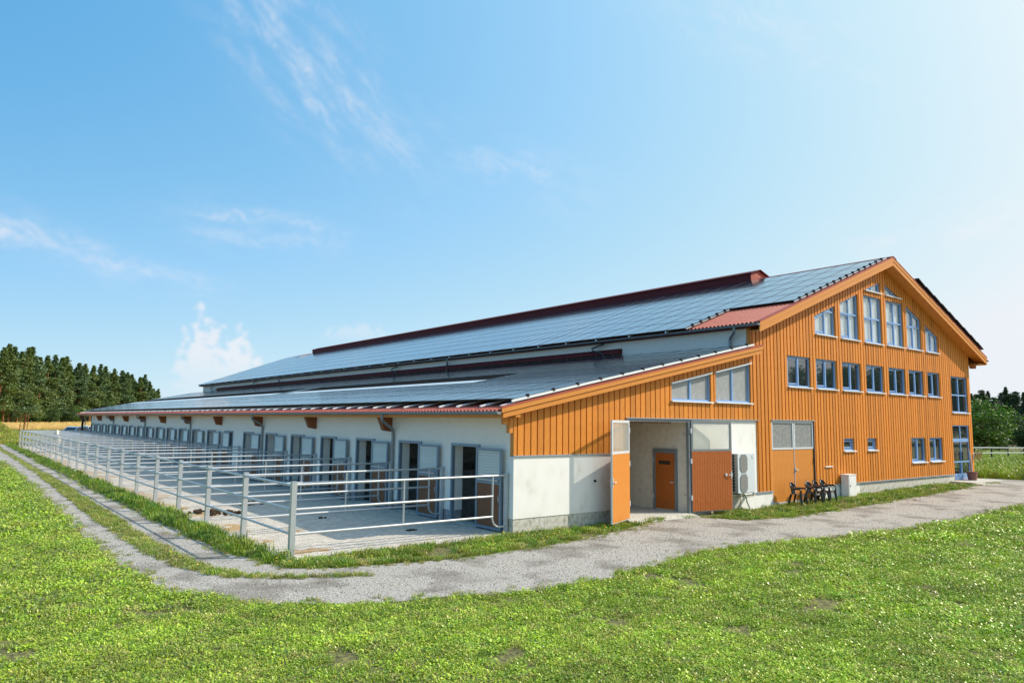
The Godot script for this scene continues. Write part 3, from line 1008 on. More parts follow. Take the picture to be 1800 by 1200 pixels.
	sp(dd, "hinge", Vector3(15.25, 1.5, 0.02), Vector3(15.29, 1.75, 0.06), M.black_steel)
	# short white bar on the boards
	sp(bn, "wall_bar", Vector3(16.05, 1.33, 0.04), Vector3(16.62, 1.37, 0.09), M.sill_white)

func door_leaf(h: Vector3, f: Vector3, left: bool) -> void:
	var n := holder(build_node, "door_leaf")
	var d := (f - h)
	var w := d.length()
	n.position = h
	n.rotation.y = atan2(-d.z, d.x)
	# local x runs from hinge to free edge; local z is the outer face
	var st: Material = M.white_metal if left else M.zinc
	var fr := B.new()
	fr.span(Vector3(0, 0.12, -0.025), Vector3(0.075, 3.09, 0.025))
	fr.span(Vector3(w - 0.075, 0.12, -0.025), Vector3(w, 3.09, 0.025))
	fr.span(Vector3(0.075, 3.01, -0.025), Vector3(w - 0.075, 3.09, 0.025))
	fr.span(Vector3(0.075, 2.10, -0.025), Vector3(w - 0.075, 2.17, 0.025))
	fr.span(Vector3(0.075, 0.12, -0.025), Vector3(w - 0.075, 0.16, 0.025))
	part(n, "leaf_frame", fr.mesh(), st)
	sp(n, "pane", Vector3(0.075, 2.17, -0.004), Vector3(w - 0.075, 3.01, 0.004), M.clear_pane)
	var k := 16
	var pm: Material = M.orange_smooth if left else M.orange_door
	for i in k:
		var u := 0.01 + (w - 0.03) * i / k
		bx(n, "plank", Vector3(u + (w - 0.03) / k * 0.5, 1.12, 0.0), Vector3((w - 0.03) / k - 0.008, 1.955, 0.062 + rng.randf_range(0, 0.003)), pm)
	for s in [-1, 1]:
		sp(n, "handle_plate", Vector3(w - 0.06, 1.18, 0.026 * s), Vector3(w - 0.015, 1.42, 0.040 * s), M.white_metal)
		sp(n, "handle", Vector3(w - 0.2, 1.29, 0.075 * s), Vector3(w - 0.03, 1.32, 0.09 * s), M.white_metal)
	if not left:
		sp(n, "door_knob", Vector3(w - 0.33, 1.27, 0.03), Vector3(w - 0.25, 1.35, 0.06), M.white_metal)
		sp(n, "door_knob", Vector3(w - 0.33, 1.27, -0.06), Vector3(w - 0.25, 1.35, -0.03), M.white_metal)
	for y in [0.5, 1.7, 2.7]:
		sp(n, "hinge", Vector3(-0.03, y, -0.035), Vector3(0.02, y + 0.16, 0.035), M.white_metal)

func hall() -> void:
	var bn := build_node
	# windows: first-floor row
	var wl := [13.55, 15.68, 17.76, 19.84, 22.0, 24.07, 26.13]
	var wr := [15.22, 17.28, 19.37, 21.5, 23.72, 25.68, 27.58]
	for i in 7:
		window(wl[i], wr[i], 4.50, 5.73, 5.73, [wl[i] + (wr[i] - wl[i]) * 0.5], [])
	# gable windows under the roof slope
	var gt := func(x: float) -> float: return 9.72 - 0.365 * absf(x - RIDGE_X)
	window(15.70, 17.32, 6.74, gt.call(15.70), gt.call(17.32), [16.55], [7.78], true, null, null, true, -0.085, true)
	window(17.80, 19.36, 6.73, gt.call(17.80), gt.call(19.36), [18.62], [7.85], true, null, null, true, -0.085, true)
	window(19.86, 21.55, 6.72, 8.87, 8.87, [20.74], [7.85], true, null, null, true, -0.085, true)
	window(22.02, 23.74, 6.74, 8.87, 8.87, [22.90], [7.85], true, null, null, true, -0.085, true)
	window(24.10, 25.68, 6.74, gt.call(24.10), gt.call(25.68), [24.90], [7.85], true, null, null, true, -0.085, true)
	window(26.15, 27.62, 6.73, gt.call(26.15), gt.call(27.62), [26.90], [7.78], false, null, null, true, -0.085, true)
	window(20.02, 21.55, 9.10, 9.12, gt.call(21.55), [20.80], [], false, null, null, true, -0.085, true)
	window(22.02, 23.52, 9.10, gt.call(22.02), 9.12, [22.80], [], false, null, null, true, -0.085, true)
	# ground floor
	window(17.66, 18.56, 1.96, 2.49, 2.49, [], [])
	window(19.73, 20.55, 1.96, 2.49, 2.49, [], [])
	window(24.0, 25.55, 1.32, 2.49, 2.49, [24.78], [])
	window(26.05, 27.55, 1.32, 2.49, 2.49, [26.80], [])
	# stair light and glazed door at the far corner
	window(28.93, 31.08, 3.76, 5.66, 5.66, [30.0], [4.68], false)
	var gd := window(28.86, 30.98, 0.30, 3.12, 3.12, [29.9], [2.32, 1.22], false, null, null, false, -0.06)
	gd.name = "glazed_door"
	sp(gd, "kick_rail", Vector3(28.93, 0.37, -0.07), Vector3(30.91, 0.62, -0.015), M.blue_frame)
	sp(gd, "door_head", Vector3(28.93, 2.24, -0.07), Vector3(30.91, 2.42, -0.012), M.blue_frame)
	sp(gd, "handle", Vector3(29.93, 1.3, 0.0), Vector3(29.96, 1.75, 0.05), M.black_steel)
	# lean-to gable lights
	var lt := func(x: float) -> float: return 2.985 + 0.2045 * x
	window(6.57, 8.68, 3.76, lt.call(6.57), lt.call(8.68), [7.62], [], false, M.blue_frame, M.mesh_pane)
	window(8.95, 11.05, 3.78, lt.call(8.95), lt.call(11.05), [10.0], [], false, M.blue_frame, M.mesh_pane)
	for a in [[6.57, 8.68], [8.95, 11.05]]:
		slope_board(bn, "window_capping", a[0] - 0.03, lt.call(a[0] - 0.03) + 0.03, a[1] + 0.03, lt.call(a[1] + 0.03) + 0.03, 0.05, 0.0, 0.09, M.sill_white)
	cladding()
	for x in [-0.01]:
		sp(bn, "corner_board", Vector3(x, 2.09, -0.12), Vector3(x + 0.03, 3.3, 0.034), M.orange_smooth)
	# clerestory wall above the lean-to
	sp(bn, "clerestory_wall", Vector3(11.1, 5.2, -71.5), Vector3(11.3, 6.72, -0.14), M.white_render)
	sp(bn, "corner_board", Vector3(11.085, 5.7, -0.14), Vector3(11.3, 6.72, -0.001), M.orange_smooth)
	sp(bn, "vent_canopy", Vector3(10.86, 6.02, -66.0), Vector3(11.098, 6.09, -6.4), M.dark_red)
	var can := B.new()
	can.prism(PackedVector2Array([Vector2(10.86, 6.09), Vector2(11.098, 6.09), Vector2(11.098, 6.27), Vector2(10.90, 6.14)]), -66.0, -6.4)
	part(bn, "canopy_top", can.mesh(), M.dark_red)
	sp(bn, "vent_band", Vector3(11.04, 5.7, -66.0), Vector3(11.097, 6.02, -6.4), M.dark_pipe)
	var bars := B.new()
	for i in 59:
		bars.box(Vector3(11.02, 5.87, -6.9 - i), Vector3(0.03, 0.3, 0.025))
	part(bn, "vent_bars", bars.mesh(), M.zinc)
	# other walls, so the hall is closed
	sp(bn, "side_wall", Vector3(31.33, 0.0, -71.5), Vector3(31.43, 6.7, -0.03), M.orange_back)
	sp(bn, "hall_floor", Vector3(12.4, -0.2, -71.5), Vector3(31.33, 0.02, -0.03), M.concrete)
	var far := B.new()
	far.prism(PackedVector2Array([Vector2(11.1, 0), Vector2(31.4, 0), Vector2(31.4, 6.7), Vector2(RIDGE_X, 10.6), Vector2(11.1, 6.7)]), -71.5, -71.3)
	part(bn, "rear_wall", far.mesh(), M.orange_back)
	# roof
	var a := RIDGE_Y - HALL_S * RIDGE_X
	var rl := part(bn, "hall_roof_slope", corrugated(10.84, RIDGE_X, a + 0.055, HALL_S, -72.0, 0.56), M.red_sheet)
	var rr := part(bn, "hall_roof_slope", corrugated(RIDGE_X, 32.56, RIDGE_Y + HALL_S * RIDGE_X + 0.045, -HALL_S, -72.0, 0.56, 0.177, 0.026, 4), M.red_sheet)
	var dk := B.new()
	dk.prism(PackedVector2Array([Vector2(10.95, hall_top(10.95)), Vector2(RIDGE_X, hall_top(RIDGE_X)), Vector2(RIDGE_X, hall_top(RIDGE_X) + 0.07), Vector2(10.95, hall_top(10.95) + 0.07)]), -71.9, 0.5)
	part(rl, "roof_deck", dk.mesh(), M.orange_back)
	dk = B.new()
	dk.prism(PackedVector2Array([Vector2(RIDGE_X, hall_top(RIDGE_X)), Vector2(32.45, hall_top(32.45)), Vector2(32.45, hall_top(32.45) + 0.07), Vector2(RIDGE_X, hall_top(RIDGE_X) + 0.07)]), -71.9, 0.5)
	part(rr, "roof_deck", dk.mesh(), M.orange_back)
	var yt := func(x: float) -> float: return RIDGE_Y - HALL_S * absf(x - RIDGE_X)
	for s in [[10.90, RIDGE_X - 0.001], [RIDGE_X + 0.001, 32.50]]:
		var p: float = s[0]
		var q: float = s[1]
		slope_board(bn, "verge_board", p, yt.call(p), q, yt.call(q), 0.17, 0.545, 0.585, M.orange_smooth)
		slope_board(bn, "verge_board", p, yt.call(p) - 0.172, q, yt.call(q) - 0.172, 0.20, 0.525, 0.568, M.orange_smooth)
		slope_board(bn, "verge_soffit", p, yt.call(p) - 0.30, q, yt.call(q) - 0.30, 0.025, 0.034, 0.525, M.orange_smooth)
		slope_board(bn, "verge_capping", p - 0.02, yt.call(p - 0.02) + 0.04, q, yt.call(q) + 0.04, 0.05, 0.42, 0.597, M.red_trim)
	sp(bn, "eaves_board", Vector3(10.90, 6.56, -71.9), Vector3(10.94, 6.70, 0.40), M.dark_red)
	sp(bn, "eaves_soffit", Vector3(10.94, 6.56, -71.9), Vector3(11.099, 6.58, -0.2), M.dark_red)
	sp(bn, "eaves_soffit", Vector3(31.45, 6.385, -71.9), Vector3(32.46, 6.405, 0.52), M.orange_smooth)
	sp(bn, "eaves_board", Vector3(32.42, 6.41, -71.9), Vector3(32.46, 6.74, 0.52), M.orange_smooth)
	sp(bn, "rafter_end", Vector3(31.45, 6.18, 0.05), Vector3(31.85, 6.38, 0.25), M.orange_back)
	gutter(bn, 10.79, 6.66, -72.0, 0.60, 0.075, M.zinc)
	gutter(bn, 32.60, 6.66, -72.0, 0.60, 0.075, M.dark_pipe)
	for p in [[-0.45, 0], [-20.0, 0], [-47.0, 0]]:
		var z: float = p[0]
		var b := B.new()
		b.tube([Vector3(10.79, 6.60, z), Vector3(10.79, 6.46, z), Vector3(10.82, 6.40, z - 0.03), Vector3(10.98, 6.24, z - 0.3), Vector3(11.0, 6.16, z - 0.33), Vector3(11.0, 5.75, z - 0.33)], [0.055], 10)
		part(bn, "downpipe", b.mesh(), M.zinc)
	for z in [-7.3, -26.0, -53.0, -67.0]:
		var b := B.new()
		b.tube([Vector3(10.83, 6.6, z), Vector3(10.84, 6.5, z), Vector3(10.88, 6.42, z - 0.5), Vector3(10.84, 6.34, z - 0.75), Vector3(10.82, 6.24, z - 0.65), Vector3(10.82, 6.14, z - 0.2), Vector3(10.83, 6.0, z + 0.05), Vector3(10.84, 5.8, z + 0.05)], [0.04], 8)
		part(bn, "cable_duct", b.mesh(), M.dark_pipe)
	# raised ridge vent
	var rv := holder(bn, "ridge_vent")
	var vb := B.new()
	vb.span(Vector3(21.0, 10.3, -64.4), Vector3(21.04, 11.0, -6.4))
	vb.span(Vector3(22.5, 10.3, -64.4), Vector3(22.54, 11.0, -6.4))
	part(rv, "vent_side", vb.mesh(), M.dark_red)
	vb = B.new()
	vb.prism(PackedVector2Array([Vector2(21.04, 10.3), Vector2(22.5, 10.3), Vector2(22.5, 11.0), Vector2(RIDGE_X, 11.24), Vector2(21.04, 11.0)]), -6.46, -6.42)
	vb.prism(PackedVector2Array([Vector2(21.04, 10.3), Vector2(22.5, 10.3), Vector2(22.5, 11.0), Vector2(RIDGE_X, 11.24), Vector2(21.04, 11.0)]), -64.38, -64.34)
	part(rv, "vent_end", vb.mesh(), M.red_sheet)
	vb = B.new()
	vb.prism(PackedVector2Array([Vector2(20.93, 10.985), Vector2(RIDGE_X, 11.26), Vector2(RIDGE_X, 11.29), Vector2(20.93, 11.02)]), -64.5, -6.3)
	vb.prism(PackedVector2Array([Vector2(RIDGE_X, 11.26), Vector2(22.61, 10.985), Vector2(22.61, 11.02), Vector2(RIDGE_X, 11.29)]), -64.5, -6.3)
	part(rv, "vent_roof", vb.mesh(), M.dark_red)
	# ridge capping between vent and gable
	vb = B.new()
	vb.prism(PackedVector2Array([Vector2(21.45, yt.call(21.45) + 0.06), Vector2(RIDGE_X, RIDGE_Y + 0.05), Vector2(RIDGE_X, RIDGE_Y + 0.07), Vector2(21.45, yt.call(21.45) + 0.075)]), -6.3, 0.6)
	vb.prism(PackedVector2Array([Vector2(RIDGE_X, RIDGE_Y + 0.05), Vector2(22.09, yt.call(22.09) + 0.06), Vector2(22.09, yt.call(22.09) + 0.075), Vector2(RIDGE_X, RIDGE_Y + 0.07)]), -6.3, 0.6)
	part(bn, "ridge_capping", vb.mesh(), M.dark_red)

func building() -> void:
	build_node = thing("stable_building", "long white stable with orange timber riding hall and red roofs behind galvanised pens", "building")
	stable_wing()
	entrance()
	hall()

# ---------------------------------------------------------------- solar panels
func module_mesh(l: float, w: float) -> ArrayMesh:
	# origin at the middle of the upper face; x up the slope, z across
	var am := ArrayMesh.new()
	var f := B.new()
	var e := 0.014
	for s in [[-l / 2, -l / 2 + e, -w / 2, w / 2], [l / 2 - e, l / 2, -w / 2, w / 2], [-l / 2 + e, l / 2 - e, -w / 2, -w / 2 + e], [-l / 2 + e, l / 2 - e, w / 2 - e, w / 2]]:
		f.span(Vector3(s[0], -0.04, s[2]), Vector3(s[1], 0.0, s[3]))
	f.quad(Vector3(-l / 2 + e, -0.03, -w / 2 + e), Vector3(l / 2 - e, -0.03, -w / 2 + e), Vector3(l / 2 - e, -0.03, w / 2 - e), Vector3(-l / 2 + e, -0.03, w / 2 - e))
	f.surf(am)
	var g := B.new()
	g.quad(Vector3(-l / 2 + e, -0.003, -w / 2 + e), Vector3(-l / 2 + e, -0.003, w / 2 - e), Vector3(l / 2 - e, -0.003, w / 2 - e), Vector3(l / 2 - e, -0.003, -w / 2 + e))
	g.surf(am)
	am.surface_set_material(0, M.module_frame)
	am.surface_set_material(1, M.module_glass)
	return am

func plain_part(parent: Node, called: String, mesh: Mesh) -> MeshInstance3D:
	var o := MeshInstance3D.new()
	o.name = called
	o.mesh = mesh
	parent.add_child(o, true)
	return o

func lay_modules(t: Node3D, meshes: Array, spots: Array, ang: float) -> void:
	# spots: [place, which mesh]
	var eye := Vector3(-12.2, 3.0, 15.4)
	spots.sort_custom(func(a, c): return a[0].distance_squared_to(eye) < c[0].distance_squared_to(eye))
	var rest := []
	for m in meshes:
		rest.append([])
	var r := RandomNumberGenerator.new()
	r.seed = 12
	for i in spots.size():
		var bs := Basis(Vector3.BACK, ang + r.randf_range(-0.0013, 0.0013)) * Basis(Vector3.RIGHT, r.randf_range(-0.0013, 0.0013))
		var tr := Transform3D(bs, spots[i][0])
		if i < 298:
			plain_part(t, "solar_module", meshes[spots[i][1]]).transform = tr
		else:
			rest[spots[i][1]].append(tr)
	for k in meshes.size():
		if rest[k].size():
			copies(t, "solar_modules", meshes[k], null, rest[k], []).material_override = null

func solar() -> void:
	# on the lean-to
	var ang := atan(LEAN_B)
	var t := thing("solar_array", "dark solar panel array on the low stable roof above the pens", "solar panels")
	var top := func(x: float) -> float: return LEAN_A + LEAN_B * x + 0.19
	var l := 1.55
	var dx := l * cos(ang)
	var spots := []
	# near the gable seven even rows; farther on three rows below and three above a strip of rooflights and painted shade
	var rows := [[-0.12, 1.535], [-0.12, 1.40], [6.42, 1.40]]
	for k in 76:
		var z := -0.24 - k * 1.0 - 0.06 * int(k / 15)
		var even := k < 8 or (k >= 28 and k < 30)
		for r in (7 if even else 6):
			var w: int = 0 if even else (1 if r < 3 else 2)
			var x: float = rows[w][0] + rows[w][1] * ((r if r < 3 or even else r - 3) + 0.5)
			if w == 2:
				x = 6.42 + 1.475 * (r - 3 + 0.5)
			spots.append([Vector3(x, top.call(x), z), w])
	var cs := cos(ang)
	lay_modules(t, [module_mesh(1.535 / cs - 0.02, 0.98), module_mesh(1.40 / cs - 0.02, 0.98), module_mesh(1.475 / cs - 0.02, 0.98)], spots, ang)
	# mounting rails up the slope; their ends stick out over the eaves
	for k in 72:
		var b := B.new()
		var zz := 0.02 - k * 1.06 + 0.12 * (k % 2)
		b.prism(PackedVector2Array([Vector2(-0.46, top.call(-0.46) - 0.165), Vector2(1.2, top.call(1.2) - 0.165), Vector2(1.2, top.call(1.2) - 0.115), Vector2(-0.46, top.call(-0.46) - 0.115)]), zz - 0.028, zz + 0.028)
		part(t, "mounting_rail", b.mesh(), M.aluminium)
	var edge := B.new()
	edge.prism(PackedVector2Array([Vector2(-0.30, top.call(-0.30) - 0.075), Vector2(10.9, top.call(10.9) - 0.075), Vector2(10.9, top.call(10.9) - 0.01), Vector2(-0.30, top.call(-0.30) - 0.01)]), 0.275, 0.315)
	part(t, "edge_rail", edge.mesh(), M.aluminium)
	for k in 12:
		var x := 0.25 + k * 0.93
		bx(t, "rail_clamp", Vector3(x, top.call(x) + 0.01, 0.285), Vector3(0.07, 0.09, 0.08), M.black_steel, Basis(Vector3.BACK, ang))
	# clamps between modules
	var cb := B.new()
	cb.box(Vector3.ZERO, Vector3(0.026, 0.01, 0.022))
	var ct := []
	for r in 7:
		for k in 9:
			for f in [0.22, 0.78]:
				var x: float = -0.12 + 1.535 * (r + f)
				ct.append(Transform3D(Basis(Vector3.BACK, ang), Vector3(x, top.call(x) + 0.004, 0.26 - k * 1.0)))
	copies(t, "module_clamps", cb.mesh(), M.zinc, ct, [])
	# translucent sheets left free between the modules, then a painted band of shade
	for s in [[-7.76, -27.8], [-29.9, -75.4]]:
		var lo := B.new()
		lo.prism(PackedVector2Array([Vector2(4.12, top.call(4.12) - 0.05), Vector2(4.86, top.call(4.86) - 0.05), Vector2(4.86, top.call(4.86) - 0.01), Vector2(4.12, top.call(4.12) - 0.01)]), s[1], s[0])
		part(t, "rooflight_strip", lo.mesh(), M.grp_sheet)
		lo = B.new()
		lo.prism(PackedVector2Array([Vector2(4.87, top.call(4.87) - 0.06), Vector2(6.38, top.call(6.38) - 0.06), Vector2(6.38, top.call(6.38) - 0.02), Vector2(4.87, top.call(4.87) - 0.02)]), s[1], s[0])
		part(t, "painted_shade_strip", lo.mesh(), M.painted_shade)  # added black strip, painting the shadow and underside of the upper modules
	# on the hall
	t = thing("solar_array", "large solar panel array on the upper hall roof below the ridge vent", "solar panels")
	ang = atan(HALL_S)
	var a := RIDGE_Y - HALL_S * RIDGE_X + 0.15
	dx = 1.475
	l = dx / cos(ang)
	spots = []
	for r in 7:
		for k in 72:
			var z := -0.06 - k * 1.0 - 0.05 * int(k / 12)
			if r < 2 and k < 3:
				continue
			if z < -71.6 or (r == 6 and z < -63.5 and z > -66.0):
				continue
			var x := 10.58 + dx * (r + 0.5)
			spots.append([Vector3(x, a + HALL_S * x, z), 0])
	lay_modules(t, [module_mesh(l - 0.02, 0.98)], spots, ang)
	var hb := func(x: float, d: float) -> Vector2: return Vector2(x, a + HALL_S * x - d)
	for s in [[13.4, 21.3, 0.455, 0.495], [10.62, 13.5, -2.545, -2.505]]:
		edge = B.new()
		edge.prism(PackedVector2Array([hb.call(s[0], 0.07), hb.call(s[1], 0.07), hb.call(s[1], 0.025), hb.call(s[0], 0.025)]), s[2], s[3])
		part(t, "edge_rail", edge.mesh(), M.rail_grey)
		var n := int((s[1] - s[0]) / 0.54)
		for k in n:
			var x: float = s[0] + 0.4 + k * 0.54
			bx(t, "rail_clamp", Vector3(x, a + HALL_S * x - 0.01, s[2] + 0.02), Vector3(0.07, 0.13, 0.10), M.black_steel, Basis(Vector3.BACK, ang))
	for k in 35:
		var b := B.new()
		b.prism(PackedVector2Array([hb.call(10.62, 0.12), hb.call(20.8, 0.12), hb.call(20.8, 0.045), hb.call(10.62, 0.045)]), -3.6 - k * 2.0, -3.53 - k * 2.0)
		part(t, "mounting_rail", b.mesh(), M.aluminium)
	# on the hall's far slope, on a tilted rack; only its near end is seen
	t = thing("solar_array", "stepped dark solar panel rack on the far roof slope at the right verge", "solar panels")
	var a2 := RIDGE_Y + HALL_S * RIDGE_X
	spots = []
	for r in 9:
		for k in 6:
			var x := 24.55 + r * 0.86
			spots.append([Vector3(x, a2 - HALL_S * x + 0.21, -0.15 - k * 1.68), 0])
	lay_modules(t, [module_mesh(0.84, 1.66)], spots, -atan(HALL_S) - 0.05)
	for r in 9:
		var x := 24.55 + r * 0.86
		bx(t, "rack_leg", Vector3(x + 0.3, a2 - HALL_S * (x + 0.3) + 0.09, 0.4), Vector3(0.05, 0.18, 0.05), M.module_frame)

# ---------------------------------------------------------------- railings
func fences() -> void:
	var g: Material = M.galvanised
	var f := thing("yard_fence", "long galvanised outer railing of the pens beside the gravel track", "fence", Vector3(-5.98, 0, 0))
	var pm := B.new()
	pm.box(Vector3(0, 0.795, 0), Vector3(0.115, 1.67, 0.115))
	pm.box(Vector3(0, 1.634, 0), Vector3(0.122, 0.012, 0.122))
	var post_mesh := pm.mesh()
	for i in 23:
		var z := -0.2035 - PITCH * i
		var p := part(f, "post", post_mesh, g)
		p.position = Vector3(0, 0, z)
		if i < 22:
			for y in [1.555, 1.035, 0.515]:
				var b := B.new()
				b.tube([Vector3(-0.03, y, z - 0.055), Vector3(-0.03, y, z - PITCH + 0.055)], [0.028], 10, false)
				part(f, "rail", b.mesh(), g)
		if i < 10:
			bx(f, "clamp", Vector3(-0.02, 1.0, z - 0.075), Vector3(0.09, 0.08, 0.04), g)
	# the rails between pens: one set of meshes, shared
	var rails := []
	for y in [[1.565, -0.07], [1.03, -0.52], [0.50, -0.52]]:
		var b := B.new()
		b.tube([Vector3(-5.925, y[0], 0), Vector3(y[1], y[0], 0)], [0.03], 10, false)
		rails.append(b.mesh())
	var ub := B.new()
	ub.tube([Vector3(-3.21, 0.50, 0), Vector3(-3.21, 1.56, 0)], [0.024], 8, false)
	var lb := B.new()
	var path := [Vector3(-0.52, 1.56, 0), Vector3(-0.52, 0.46, 0)]
	for k in range(1, 7):
		var a := PI / 2 * k / 6.0
		path.append(Vector3(-0.52 + 0.24 * (1.0 - cos(a)), 0.46 - 0.24 * sin(a), 0))
	path.append(Vector3(-0.10, 0.22, 0))
	lb.tube(path, [0.026], 10, false)
	var wb := B.new()
	wb.box(Vector3(-0.075, 0.80, 0), Vector3(0.09, 1.6, 0.09))
	wb.box(Vector3(-0.06, 1.607, 0), Vector3(0.12, 0.014, 0.11))
	wb.tube([Vector3(-0.03, 0.95, 0.05), Vector3(-0.0, 0.95, 0.05)], [0.02], 6)
	var um := ub.mesh()
	var lm := lb.mesh()
	var wm := wb.mesh()
	for i in 23:
		var o := thing("pen_railing", "galvanised cross railing between pens, %s from the gable end" % ORD[i], "railing", Vector3(0, 0, -0.2035 - PITCH * i), "cross railings of the pens")
		for r in rails:
			part(o, "rail", r, g)
		part(o, "upright", um, g)
		part(o, "end_loop", lm, g)
		part(o, "wall_post", wm, g)
	# paddock rails on the right
	var pf := thing("paddock_fence", "low paddock fence of pale rails on dark posts beyond the gravel", "fence", Vector3(54.4, 0.2, -8.0))
	var d := Vector3(4.3, 0, 1.15).normalized()
	for k in range(-9, 16):
		var p := d * (2.1 * k)
		bx(pf, "post", p + Vector3(0, 0.6, 0), Vector3(0.08, 1.28, 0.08), M.black_steel)
	for y in [[1.16, 0.05, 0.08], [0.76, 0.05, 0.08], [0.33, 0.025, 0.04], [0.10, 0.025, 0.04]]:
		for k in range(-9, 15, 2):
			var b := B.new()
			b.bar(d * (2.1 * k) + Vector3(0, y[0] + rng.randf_range(-0.02, 0.02), 0.07), d * (2.1 * (k + 2) - 0.02) + Vector3(0, y[0] + rng.randf_range(-0.02, 0.02), 0.07), y[1], y[2])
			part(pf, "rail", b.mesh(), M.white_tape)

# ---------------------------------------------------------------- small things
func chair(label: String, at: Vector3, turn: float) -> void:
	var t := thing("garden_chair", label, "chair", at, "plastic chairs by the double door")
	t.rotation.y = turn
	t.scale = Vector3.ONE * 0.98
	var m: Material = M.black_plastic
	var b := B.new()
	# seat: slightly dished, with a rolled front
	var n := 8
	for i in n:
		for j in n:
			var q := []
			for o in [[0, 0], [0, 1], [1, 1], [1, 0]]:
				var u: float = -1.0 + 2.0 * (i + o[0]) / n
				var v: float = -1.0 + 2.0 * (j + o[1]) / n
				q.append(Vector3(u * (0.21 + 0.02 * v), 0.42 - 0.02 * (1.0 - u * u) + 0.012 * v - (0.05 if v > 0.99 else 0.0), v * 0.21))
			b.quad(q[0], q[1], q[2], q[3])
	part(t, "seat", b.mesh(), m)
	# rounded back: rim and slats
	b = B.new()
	var rim := []
	for k in 17:
		var a := PI * k / 16.0
		rim.append(Vector3(0.205 * cos(a), 0.62 + 0.22 * sin(a), -0.22 - 0.07 * sin(a) + 0.05 * absf(cos(a))))
	b.tube(rim, [0.026], 8)
	part(t, "back_rim", b.mesh(), m)
	for k in 7:
		var u := -0.15 + 0.05 * k
		var yt := 0.62 + 0.22 * sqrt(1.0 - pow(u / 0.205, 2.0))
		b = B.new()
		b.bar(Vector3(u * 0.85, 0.41, -0.20 + 0.5 * u * u), Vector3(u, yt, -0.275 + 1.2 * u * u), 0.047, 0.01)
		part(t, "back_slat", b.mesh(), m)
	for s in [-1.0, 1.0]:
		b = B.new()
		b.tube([Vector3(0.205 * s, 0.64, -0.17), Vector3(0.25 * s, 0.635, -0.05), Vector3(0.27 * s, 0.64, 0.12), Vector3(0.265 * s, 0.615, 0.20), Vector3(0.25 * s, 0.50, 0.215), Vector3(0.235 * s, 0.41, 0.20)], [0.026, 0.034, 0.034, 0.03, 0.028, 0.03], 8)
		part(t, "armrest", b.mesh(), m)
		b = B.new()
		b.tube([Vector3(0.215 * s, 0.44, 0.19), Vector3(0.25 * s, 0.0, 0.24)], [0.055, 0.036], 8)
		part(t, "leg", b.mesh(), m)
		b = B.new()
		b.tube([Vector3(0.20 * s, 0.43, -0.18), Vector3(0.235 * s, 0.0, -0.30)], [0.05, 0.033], 8)
		part(t, "leg", b.mesh(), m)

func field(p: Vector3, bones: Array, k: float) -> float:
	var r := 1e9
	for o in bones:
		var a: Vector3 = o[0]
		var ab: Vector3 = o[1] - a
		var t := clampf((p - a).dot(ab) / maxf(ab.length_squared(), 1e-6), 0.0, 1.0)
		var d: float = (p - a - ab * t).length() - lerpf(o[2], o[3], t)
		var h := clampf(0.5 + 0.5 * (r - d) / k, 0.0, 1.0)
		r = lerpf(r, d, h) - k * h * (1.0 - h)
	return r

func surface_net(bones: Array, lo: Vector3, hi: Vector3, cell: float, k: float) -> ArrayMesh:
	var n := Vector3i(((hi - lo) / cell).ceil())
	var val := {}
	for x in n.x + 1:
		for y in n.y + 1:
			for z in n.z + 1:
				val[Vector3i(x, y, z)] = field(lo + Vector3(x, y, z) * cell, bones, k)
	var vert := {}
	for x in n.x:
		for y in n.y:
			for z in n.z:
				var s := Vector3.ZERO
				var c := 0
				for e in [[0, 0, 0, 1, 0, 0], [0, 1, 0, 1, 1, 0], [0, 0, 1, 1, 0, 1], [0, 1, 1, 1, 1, 1], [0, 0, 0, 0, 1, 0], [1, 0, 0, 1, 1, 0], [0, 0, 1, 0, 1, 1], [1, 0, 1, 1, 1, 1], [0, 0, 0, 0, 0, 1], [1, 0, 0, 1, 0, 1], [0, 1, 0, 0, 1, 1], [1, 1, 0, 1, 1, 1]]:
					var a := Vector3i(x + e[0], y + e[1], z + e[2])
					var b := Vector3i(x + e[3], y + e[4], z + e[5])
					var va: float = val[a]
					var vb: float = val[b]
					if (va < 0.0) != (vb < 0.0):
						s += Vector3(a).lerp(Vector3(b), va / (va - vb))
						c += 1
				if c:
					vert[Vector3i(x, y, z)] = lo + s / c * cell
	var o := B.new()
	var nrm := func(p: Vector3) -> Vector3:
		var e := 0.01
		return Vector3(field(p + Vector3(e, 0, 0), bones, k) - field(p - Vector3(e, 0, 0), bones, k), field(p + Vector3(0, e, 0), bones, k) - field(p - Vector3(0, e, 0), bones, k), field(p + Vector3(0, 0, e), bones, k) - field(p - Vector3(0, 0, e), bones, k)).normalized()
	var nr := {}
	for q in vert:
		nr[q] = nrm.call(vert[q])
	for q in vert:
		for ax in 3:
			var d := Vector3i.ZERO
			d[ax] = 1
			var v0: float = val[q]
			var v1: float = val.get(q + d, 1.0)
			if (v0 < 0.0) == (v1 < 0.0):
				continue
			var u := Vector3i.ZERO
			var w := Vector3i.ZERO
			u[(ax + 1) % 3] = 1
			w[(ax + 2) % 3] = 1
			var ring4 := [q, q - u, q - u - w, q - w]
			var ok := true
			for t in ring4:
				ok = ok and vert.has(t)
			if not ok:
				continue
			if v0 > 0.0:
				ring4.reverse()
			o.stri(vert[ring4[0]], vert[ring4[1]], vert[ring4[2]], nr[ring4[0]], nr[ring4[1]], nr[ring4[2]])
			o.stri(vert[ring4[0]], vert[ring4[2]], vert[ring4[3]], nr[ring4[0]], nr[ring4[2]], nr[ring4[3]])
	return o.mesh()

